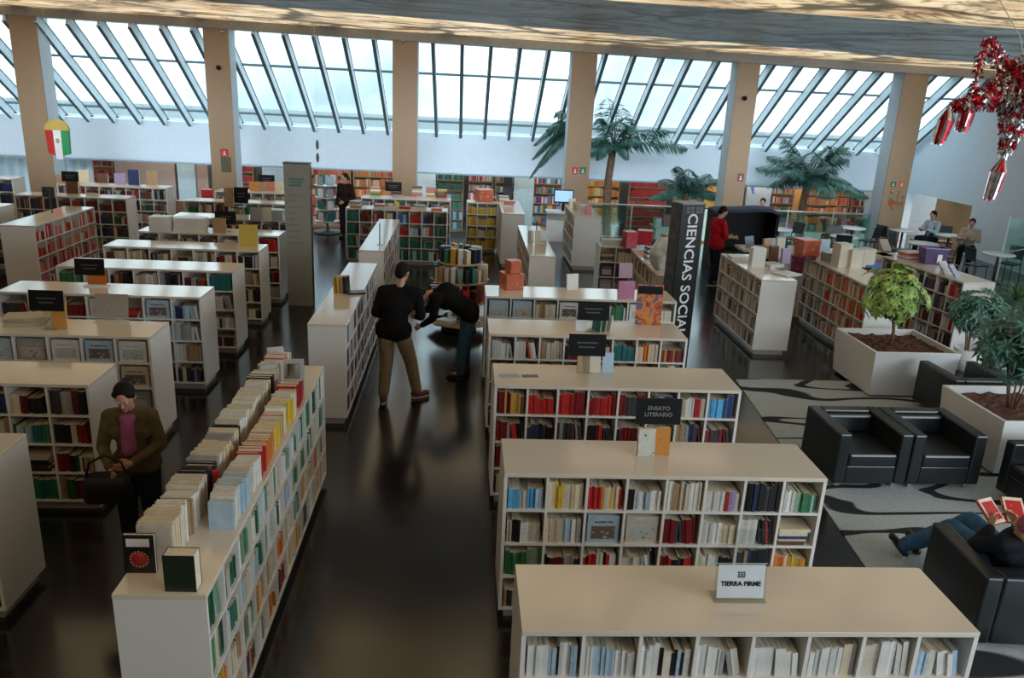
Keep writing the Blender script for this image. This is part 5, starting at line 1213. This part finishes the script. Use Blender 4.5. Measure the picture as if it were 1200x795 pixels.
tabs = [(15.0, 23.6, 0, 'at the far right before the beige-topped person'), (13.9, 24.3, 0, 'in front of the poster column'), (12.3, 24.4, 0, 'left of the poster column, before the railing'), (11.2, 22.6, 0, 'behind the pale cartons'),
        (14.6, 20.6, 0, 'right of the purple bin'), (13.2, 21.9, 0, 'behind the purple bin'), (16.0-.6, 19.4, 0, 'by the stair glass at right'), (9.6, 23.6, 0, 'right of the black canopy'),
        (5.3, 27.6, -.9, 'behind the railing below the tall palm'), (6.3, 26.8, -.7, 'behind the railing left of the short palm'), (10.6, 27.2, -.9, 'behind the railing under the palm fan')]
for i, (x, y, z, w_) in enumerate(tabs):
    o = ct0 if i == 0 else copy_tree(ct0); o.location = (x, y, z if z == 0 else -1.2); tag(o, 'round white cafe table '+w_, 'table', 'round white cafe tables')
    if z: o.scale = (1, 1, 1)
k = 0
for i, (x, y, z, w_) in enumerate(tabs):
    for a in ((0.6, 3.4) if i not in (0, 7) else (0.4,)):
        o = cc0 if k == 0 else copy_tree(cc0); k += 1
        o.location = (x+.62*math.sin(a+i), y-.62*math.cos(a+i)*-1, 0 if z == 0 else -1.2); o.rotation_euler = (0, 0, -(a+i)); tag(o, 'dark cafe chair, %s side, table %s' % ('near' if math.cos(a+i) < 0 else 'far', w_), 'chair', 'dark cafe chairs')
# counter and black canopy behind the assistant
def canopy():
    t = thing('canopy_booth', 'black booth with a sagging navy cloth roof behind the assistant', 'booth', (6.95, 21.4, 0))
    BK = mat('booth_black', (.006,.006,.007), .7); NV = mat('navy_cloth_roof', (.016,.024,.06), .8)
    MB().box(0, 1.75, .9, .95, 0, 1.55).box(0,.05,.1,.9,0,1.5).box(1.70,1.75,.1,.9,0,1.5).build('booth_wall', BK, t)
    MB().box(.05,1.70,.15,.85,0,.45).build('booth_bench', BK, t)
    mb = MB(); n = 10; vs = []
    for j in range(5):
        for i in range(n+1):
            f = i/n; g = j/4; vs.append((-.08+1.9*f, -.05+1.1*g, 1.58-.03*math.sin(2*PI*f)+.08*math.sin(PI*g)-.10*(abs(2*f-1)**8)))
    mb.add(vs, [(j*(n+1)+i, j*(n+1)+i+1, (j+1)*(n+1)+i+1, (j+1)*(n+1)+i) for j in range(4) for i in range(n)], 0, True)
    o = mb.build('cloth_roof', NV, t); s = o.modifiers.new('s', 'SOLIDIFY'); s.thickness = .02
    for x in (.02, 1.72): MB().tube([(x,.0,0),(x,.0,1.52)], .02, 8).build('pole', BK, t)
    q = thing('counter', 'narrow counter with a white top in front of the assistant', 'counter', (6.75, 18.5, 0))
    MB().box(0, 1.3, 0, .7, 1.0, 1.06).build('countertop', LAMT, q); MB().box(.05,1.25,.05,.65,.08,1.0).build('body', BK, q, bevel=.01)
    l = thing('laptop', 'open grey laptop on the counter by the assistant', 'laptop', (7.1, 18.8, 1.06), .6)
    MB().box(-.17,.17,-.12,.12,0,.015).build('keyboard', STEEL, l); MB().box(-.17,.17,-.005,.005,.0,.25, 0, Matrix.Translation((0,.12,.012)) @ Matrix.Rotation(-.25, 4, 'X')).build('screen', mat('laptop_lid', (.25,.28,.32), .3), l)
    for i, (x, y, c, h) in enumerate([(7.5, 18.7, 'white', .10), (7.75, 18.8, 'charcoal', .28), (7.6, 19.0, 'blue', .16)]):
        tag(MB().box(-.12,.12,-.1,.1,0,h).box(-.10,.10,-.08,.08,h,h+.01).build('box', bookmat(c), loc=(x, y, 1.06), bevel=.004), '%s box standing on the counter right of the laptop' % c, 'box', 'boxes on the counter')
canopy()
# tan display table with purple covers
q = thing('display_table', 'tan topped display table with purple covers facing out, right of the bright case', 'table', (6.98, 16.35, 0))
MB().box(0, 2.3, 0, .7, 1.38, 1.42).build('tabletop', mat('tan_top', (.50,.38,.25), .3), q); MB().box(.03, 2.27, .05, .65, .0, 1.38).build('body', LAM, q)
for i in range(6): MB().box(.08+.37*i, .38+.37*i, .02, .048, .98, 1.34).build('cover_panel', [bookmat('purple'), bookmat('maroon'), bookmat('lilac')][i % 3] if i != 2 else bookmat('yellow'), q)
for i, (px, py, c, h) in enumerate([(905, 290, 'pale blue', .3), (920, 291, 'teal', .25), (928, 293, 'white', .2), (957, 290, 'navy', .28), (966, 291, 'pale blue', .3), (950, 299, 'maroon', .08)]):
    disp_book('displayed_book', px, py+6, .22, h, .05, bookmat(c), '%s book standing by the orange and red box' % c, .1, .1, group='books by the orange and red box')

# ------------------------------------------------------------------ signs on columns, hanging things
def plate(px, py, y, w, h, m, label, mark=None, cat='sign', name='wall_sign'):
    p = aty(px, py, y); t = thing(name, label, cat, (p.x, y, p.z))
    MB().box(-w/2, w/2, 0, .014, -h/2, h/2).build('plate', m, t)
    if mark: MB().box(-w*.22, w*.22, -.004, -.0005, -h*.32, -h*.22).box(-w*.08, w*.08, -.004, -.0005, -h*.3, h*.2).build('symbol', mark, t)
    return t
SR = mat('sign_red', (.45,.03,.02), .4); SG = mat('sign_green', (.03,.12,.05), .4); SD = mat('poster_dark', (.09,.08,.04), .5)
plate(263, 179, 24.885, .24, .22, SR, 'red square fire sign on the second column from the left', WHITE)
plate(265, 193, 24.885, .30, .46, SD, 'dark olive notice under the red sign on the second column', None, 'notice', 'notice')
plate(674, 200, 24.885, .18, .22, SR, 'small red sign at left on the column in front of the tall palm', WHITE)
plate(683, 200, 24.885, .20, .22, SG, 'small dark green exit sign beside the red one', WHITE)
plate(868, 208, 24.885, .20, .24, mat('sign_brown', (.18,.05,.04), .4), 'small reddish sign on the column above the booth', WHITE)
plate(1047, 216, 24.885, .17, .17, SG, 'small dark sign at left on the poster column', WHITE)
plate(1057, 216, 24.885, .17, .19, mat('sign_orange', (.55,.12,.03), .4), 'small orange-red sign at right on the poster column', WHITE)
plate(1050, 235, 24.885, .50, .62, picture_mat('poster_green', [(.09,.10,.05), (.25,.25,.14), (.35,.08,.04), (.3,.32,.2)], 5), 'poster of small pictures on the rightmost column', None, 'poster', 'poster')
def camera_dev(px, py, label):
    p = aty(px, py, 24.80); t = thing('security_camera', label, 'camera', (p.x, 24.80, p.z))
    MB().box(-.03,.03,.0,.10,-.02,.02).build('bracket', mat('bracket_tan', (.3,.2,.12), .5), t); MB().ball((0,-.02,-.03), .07, 12).build('dome', BLACK, t)
camera_dev(256, 78, 'small dark dome camera on the second column'); camera_dev(873, 114, 'small camera high on the column above the booth')
def flag():
    y = 24.6; c = aty(68, 160, y); t = thing('hanging_ornament', 'hanging paper shield in red, white and green with a straw yellow top', 'ornament', (c.x, y, c.z))
    s = .0275
    cols = [bookmat('red'), WHITE, mat('flag_green', (.02,.25,.08), .5)]; sc = .62
    for i, m in enumerate(cols):
        x0 = -.33+.22*i; x1 = x0+.22; b0 = -.55-(.10 if i == 1 else 0)+(.0 if i else .06); b1 = -.55-(.10 if i == 1 else 0)+(.06 if i == 2 else 0)
        tp = .92
        mb = MB(); vs = []
        for yy in (-.05, .05): vs += [(x0,yy,.18),(x1,yy,.18),(x1*tp,yy,b1),(x0*tp,yy,b0)]
        mb.add(vs, [(3,2,1,0),(4,5,6,7),(0,1,5,4),(1,2,6,5),(2,3,7,6),(3,0,4,7)]); mb.build('stripe', m, t)
    mb = MB(); n = 20; vs = []
    for yy in (-.06, .06): vs += [(.34*math.cos(PI*k/n), yy, .18+.30*math.sin(PI*k/n)) for k in range(n+1)]
    mb.add(vs, [tuple(range(n+1)), tuple(reversed(range(n+1, 2*n+2)))]+[(k, n+1+k, n+2+k, k+1) for k in range(n)]+[(0, n, 2*n+1, n+1)]); mb.build('straw_top', mat('straw', (.55,.38,.08), .7, bump=.5), t)
    MB().ball((0,-.052,-.12), .06, 10, 0, (1,.3,1.2)).build('emblem', bookmat('tan'), t)
    MB().tube([(0,0,.47),(0,0,6.11-c.z)], .004, 5).build('string', WHITE, t)
flag()
def small_orn():
    c = aty(372, 177, 24.6); t = thing('hanging_ornament', 'tiny dark ornament hanging on a thread right of the grey totem', 'ornament', (c.x, 24.6, c.z))
    MB().ball((0,0,.18), .05, 8, 0, (1,1,3)).build('bead', mat('bead_dark', (.06,.08,.09), .4), t); MB().ball((0,0,-.2), .05, 8, 0, (1,1,3)).build('bead', MATS['bead_dark'], t); MB().tube([(0,0,-.3),(0,0,6.0-c.z)], .004, 5).build('thread', WHITE, t)
small_orn()
# piñata
def pinata():
    Y0 = 5.0; c = aty(1203, 100, Y0); t = thing('pinata', 'red and silver tinsel star pinata hanging at the top right', 'pinata', c)
    RF = mat('red_tinsel', (.50,.012,.03), .25, .5, noise=.5, nscale=30); SF = mat('silver_tinsel', (.70,.72,.76), .18, .8, noise=.3, nscale=30)
    rel = lambda px, py, dy=0: aty(px, py, Y0+dy)-c
    def fringe(mb, p, n, L, mi, wd=.006):
        a = n.orthogonal().normalized(); th = R.uniform(0, 6.28); a = Quaternion(n, th) @ a
        d = (n*.7+a*.8+Vector((0,0,-.25))).normalized(); s = d.cross(n).normalized()*wd
        q = p+d*L*.5+n*.006; e = p+d*L+Vector((0,0,-L*.25)); mb.add([p-s, p+s, q+s, q-s, e+s*.6, e-s*.6], [(0,1,2,3),(3,2,4,5)], mi)
    core = MB(); core.ball((0,0,0), .17, 16); core.build('body', RF, t)
    mb = MB()
    for i in range(1500):
        v = Vector((R.gauss(0,1), R.gauss(0,1), R.gauss(0,1))).normalized(); band = math.sin(v.x*9+v.z*4)
        fringe(mb, v*.17, v, .04, 0 if band > .15 else 1)
    o = mb.build('tinsel_fringe', [RF, SF], t); o['kind'] = 'stuff'
    tips = [rel(1116, 124), rel(1177, 180), rel(1160, 45, -.05), rel(1245, 60), rel(1255, 150, .1), Vector((.05,.34,.08)), Vector((-.02,-.30,.05))]
    for i, tp in enumerate(tips):
        if i == 2: continue
        d = tp.normalized(); mb = MB(); mb.tube([d*.08, tp], [.10, .010], 12); co = mb.build('spike', SF if i % 2 else RF, t)
        fb = MB(); 
        for q in range(420):
            f = R.uniform(0,1); p = (d*.1).lerp(tp, f); a = Quaternion(d, R.uniform(0, 6.28)) @ d.orthogonal().normalized(); fringe(fb, p+a*(.096*(1-f)+.008), (a+d*.4).normalized(), .035, 1 if (int(f*7)+i) % 2 else 0)
        z = fb.build('tinsel_fringe', [RF, SF], co); z['kind'] = 'stuff'
    # garland loops of tinsel between the points
    def garland(pts, r=.02):
        mb = MB(); mb.tube(pts, r*.6, 6, 0); 
        for q in range(150):
            f = R.uniform(0, .999)*(len(pts)-1); i = int(f); p = Vector(pts[i]).lerp(Vector(pts[i+1]), f-i); tg = (Vector(pts[i+1])-Vector(pts[i])).normalized(); a = Quaternion(tg, R.uniform(0,6.28)) @ tg.orthogonal().normalized()
            fringe(mb, p+a*r*.6, a, .03, 0 if int(f*6) % 2 else 1)
        mb.build('garland', [RF, SF], t)
    garland([rel(1160,44), rel(1151,62), rel(1146,84), rel(1141,112), rel(1124,122)]); garland([rel(1160,44), rel(1172,62), rel(1184,75), rel(1197,82)]); garland([rel(1160,46), rel(1166,66), rel(1172,88), rel(1160,104), rel(1145,112), rel(1118,124)], .022)
    for (px, py, L, dx) in [(1113, 126, .22, -.03), (1135, 121, .17, -.01), (1176, 184, .27, -.03)]:
        p = rel(px, py); mb = MB(); mb.tube([p+Vector((0,0,.02)), p-Vector((0,0,.02))], [.012,.016], 8, 1)
        for q in range(110):
            a = R.uniform(0, 6.28); r = R.uniform(.012, .046); w_ = R.uniform(.8, 1.05); x = Vector((math.cos(a), math.sin(a), 0)); s = Vector((-math.sin(a), math.cos(a), 0))*.006
            pts = [p+x*.008, p+x*r*1.2+Vector((dx*.3,0,-L*.35)), p+x*r+Vector((dx,0,-L*w_))]
            for k in range(2): mb.add([pts[k]-s, pts[k]+s, pts[k+1]+s, pts[k+1]-s], [(0,1,2,3)], 0 if R.random() < .5 else 1)
        mb.build('tassel', [RF, SF], t)
    MB().tube([rel(1203, 85), rel(1195, 42), rel(1178, 12), rel(1178, 12)+(rel(1178, 12)-rel(1195, 42)).normalized()*((5.875-c.z-rel(1178, 12).z)/(rel(1178, 12)-rel(1195, 42)).normalized().z)], .003, 5).build('string', mat('string_pale', (.6,.58,.45), .7), t)
pinata()

# ------------------------------------------------------------------ lower hall seen under the white wall
def hall():
    def hallcase(x, w_, mixes, label, y=33.2, h=2.45, nr=6, m=None):
        t = thing('tall_bookcase', label, 'bookcase', (x, y, -1.2), 0, 'tall bookcases in the lower hall')
        mm = m or mat('hall_case_wood', (.42,.28,.16), .5)
        MB().box(0, w_, .34, .38, 0, h).build('back_panel', mm, t)
        for xx in (0, w_-.03): MB().box(xx, xx+.03, 0, .34, 0, h).build('side_panel', mm, t)
        for k in range(nr+1): MB().box(.03, w_-.03, .0, .34, (h-.03)*k/nr, (h-.03)*k/nr+.03).build('shelf', mm, t)
        M = Matrix.Translation((x, y, -1.2))
        for k in range(nr): fill_cell(M, .03, w_-.03, (h-.03)*k/nr+.03, (h-.03)/nr-.03, .22, mixes, 'far hall', 'books in the lower hall', 'spine', 1)
    specs = [(-15.6, 1.6, 'redblack', 'dark tall bookcase in the lower hall, left of the second column'), (-10.0, 1.5, 'reds', 'tall bookcase of red books by the second column'),
             (-6.6, 2.0, 'orangered', 'tall bookcase of orange and tan books left of the grey totem'), (-4.5, 1.7, 'orangered', 'tall bookcase of orange books right of the grey totem'), (-2.75, 1.0, 'brown', 'tall narrow bookcase behind the man in the dark jacket'),
             (-1.2, 1.2, 'teals', 'tall bookcase of green books right of the central column'), (0.2, 1.0, 'pinkwhite', 'tall bookcase of pink and white books near the centre'), (1.3, 1.1, 'mixed', 'tall mixed bookcase above the yellow-spined case'),
             (2.9, 1.4, 'colour', 'tall bookcase of bright books left of the case under yellow leaflets'), (4.6, 1.9, 'oranges', 'tall bookcase of orange books left of the column with two signs'),
             (6.9, 1.6, 'reds', 'tall bookcase of red books right of the column with two signs'), (8.8, 1.2, 'teals', 'tall bookcase of teal books right of the tall palm'), (10.2, 1.1, 'colour', 'tall bookcase of bright books behind the short palm'),
             (12.5, 1.9, 'colour', 'tall bookcase behind the palm fan, left part'), (14.5, 1.9, 'orangered', 'tall bookcase behind the palm fan, middle part'), (16.5, 1.6, 'mixed', 'tall bookcase behind the palm fan, right part')]
    for s in specs: hallcase(*s)
    def panel(x, w_, col, label, y=32.6, z0=-1.2, h=2.5, th=.10, pic=None):
        t = thing('partition', label, 'panel', (x, y, z0), 0, 'display panels in the lower hall'); m = pic or mat('panel_%s' % '_'.join('%02d' % int(c*99) for c in col), col, .5)
        MB().box(0, w_, 0, th, .05, h).build('board', m, t, bevel=.01); MB().box(.02, .14, -.1, th+.1, 0, .05).box(w_-.14, w_-.02, -.1, th+.1, 0, .05).build('foot', STEEL, t)
    panel(-13.7, 2.3, (.38,.28,.25), 'pale pinkish panel at the far left of the hall'); panel(-11.3, .7, (.42,.55,.60), 'pale blue panel beside the pinkish one'); panel(-10.5, .45, (.30,.2,.16), 'narrow brown panel left of the red books', y=32.4)
    panel(-8.0, 1.2, (.42,.55,.62), 'pale blue door-like panel right of the second column'); panel(-2.0, .9, (.45,.58,.64), 'pale blue panel left of the central column', y=31.9)
    panel(1.55, .35, (.012,.012,.015), 'narrow black totem in the hall near the centre', y=31.6); panel(2.0, .8, (.40,.52,.55), 'pale panel right of the narrow black totem', y=32)
    panel(9.6, .55, (.62,.34,.05), 'ochre banner between the palms', y=31.5); panel(11.3, 1.0, (.10,.22,.50), 'blue and white banner behind the short palm', y=31.5, pic=picture_mat('blue_banner', [(.05,.16,.5), (.55,.6,.65), (.08,.2,.5)], 2)); panel(13.3, .45, (.55,.24,.06), 'orange banner behind the palm fan', y=31.6)
    panel(16.1, 1.0, (.5,.56,.62), 'white pillar-like panel right of the palm fan', y=31.2)
    # curtained window at the far left
    t = thing('curtain', 'bright sheer curtain hanging at the far left edge beyond the column', 'curtain', (-19.0, 31.0, -1.2)); mb = MB(); n = 80
    vs = []
    for z in (0, 2.65): vs += [(5.2*i/n, .06*math.sin(i*1.1), z) for i in range(n+1)]
    mb.add(vs, [(i, i+1, n+2+i, n+1+i) for i in range(n)], 0, True); cm = mat('sheer_cloth', (.62,.78,.84), .8); cm.node_tree.nodes['Principled BSDF'].inputs['Emission Color'].default_value = (.5,.85,1,1); 
    o = mb.build('cloth', cm, t); s = o.modifiers.new('s', 'SOLIDIFY'); s.thickness = .01; MB().tube([(0,0,2.68),(5.2,0,2.68)], .02, 6).build('rod', STEEL, t)
    # book tables
    for i, (x, c) in enumerate([(-4, 'tan'), (4.4, 'cream'), (7.4, 'white'), (12.6, 'orange'), (14.8, 'red')]):
        t = thing('display_table', 'low hall table with %s goods, %s from the left' % (c, ordn(i+1)), 'table', (x, 30.3, -1.2), 0, 'low tables in the lower hall')
        MB().box(0, 1.6, 0, .8, .85, .9).build('tabletop', TT, t); MB().box(.1, 1.5, .1, .7, 0, .85).build('body', LAM, t)
        for k in range(5): MB().box(.08+.3*k, .32+.3*k, .15, .6, .9, .9+R.uniform(.15,.6)).build('goods', bookmat(R.choice([c, 'cream', 'orange', 'teal', 'pink'])), t)
hall()
realise_books(300)
for o in SC.objects:
    if o.parent is None and len(str(o.get('label', '')).split()) > 16: print('LONG', o.name, o['label'])

# ------------------------------------------------------------------ bring the layout to true size
bpy.context.view_layer.update()
KM = Matrix.Scale(K, 4)
for o in list(SC.objects):
    if o.parent is None and o.type in ('MESH', 'EMPTY') and not o.name.startswith('camera'):
        o.matrix_world = KM @ o.matrix_world
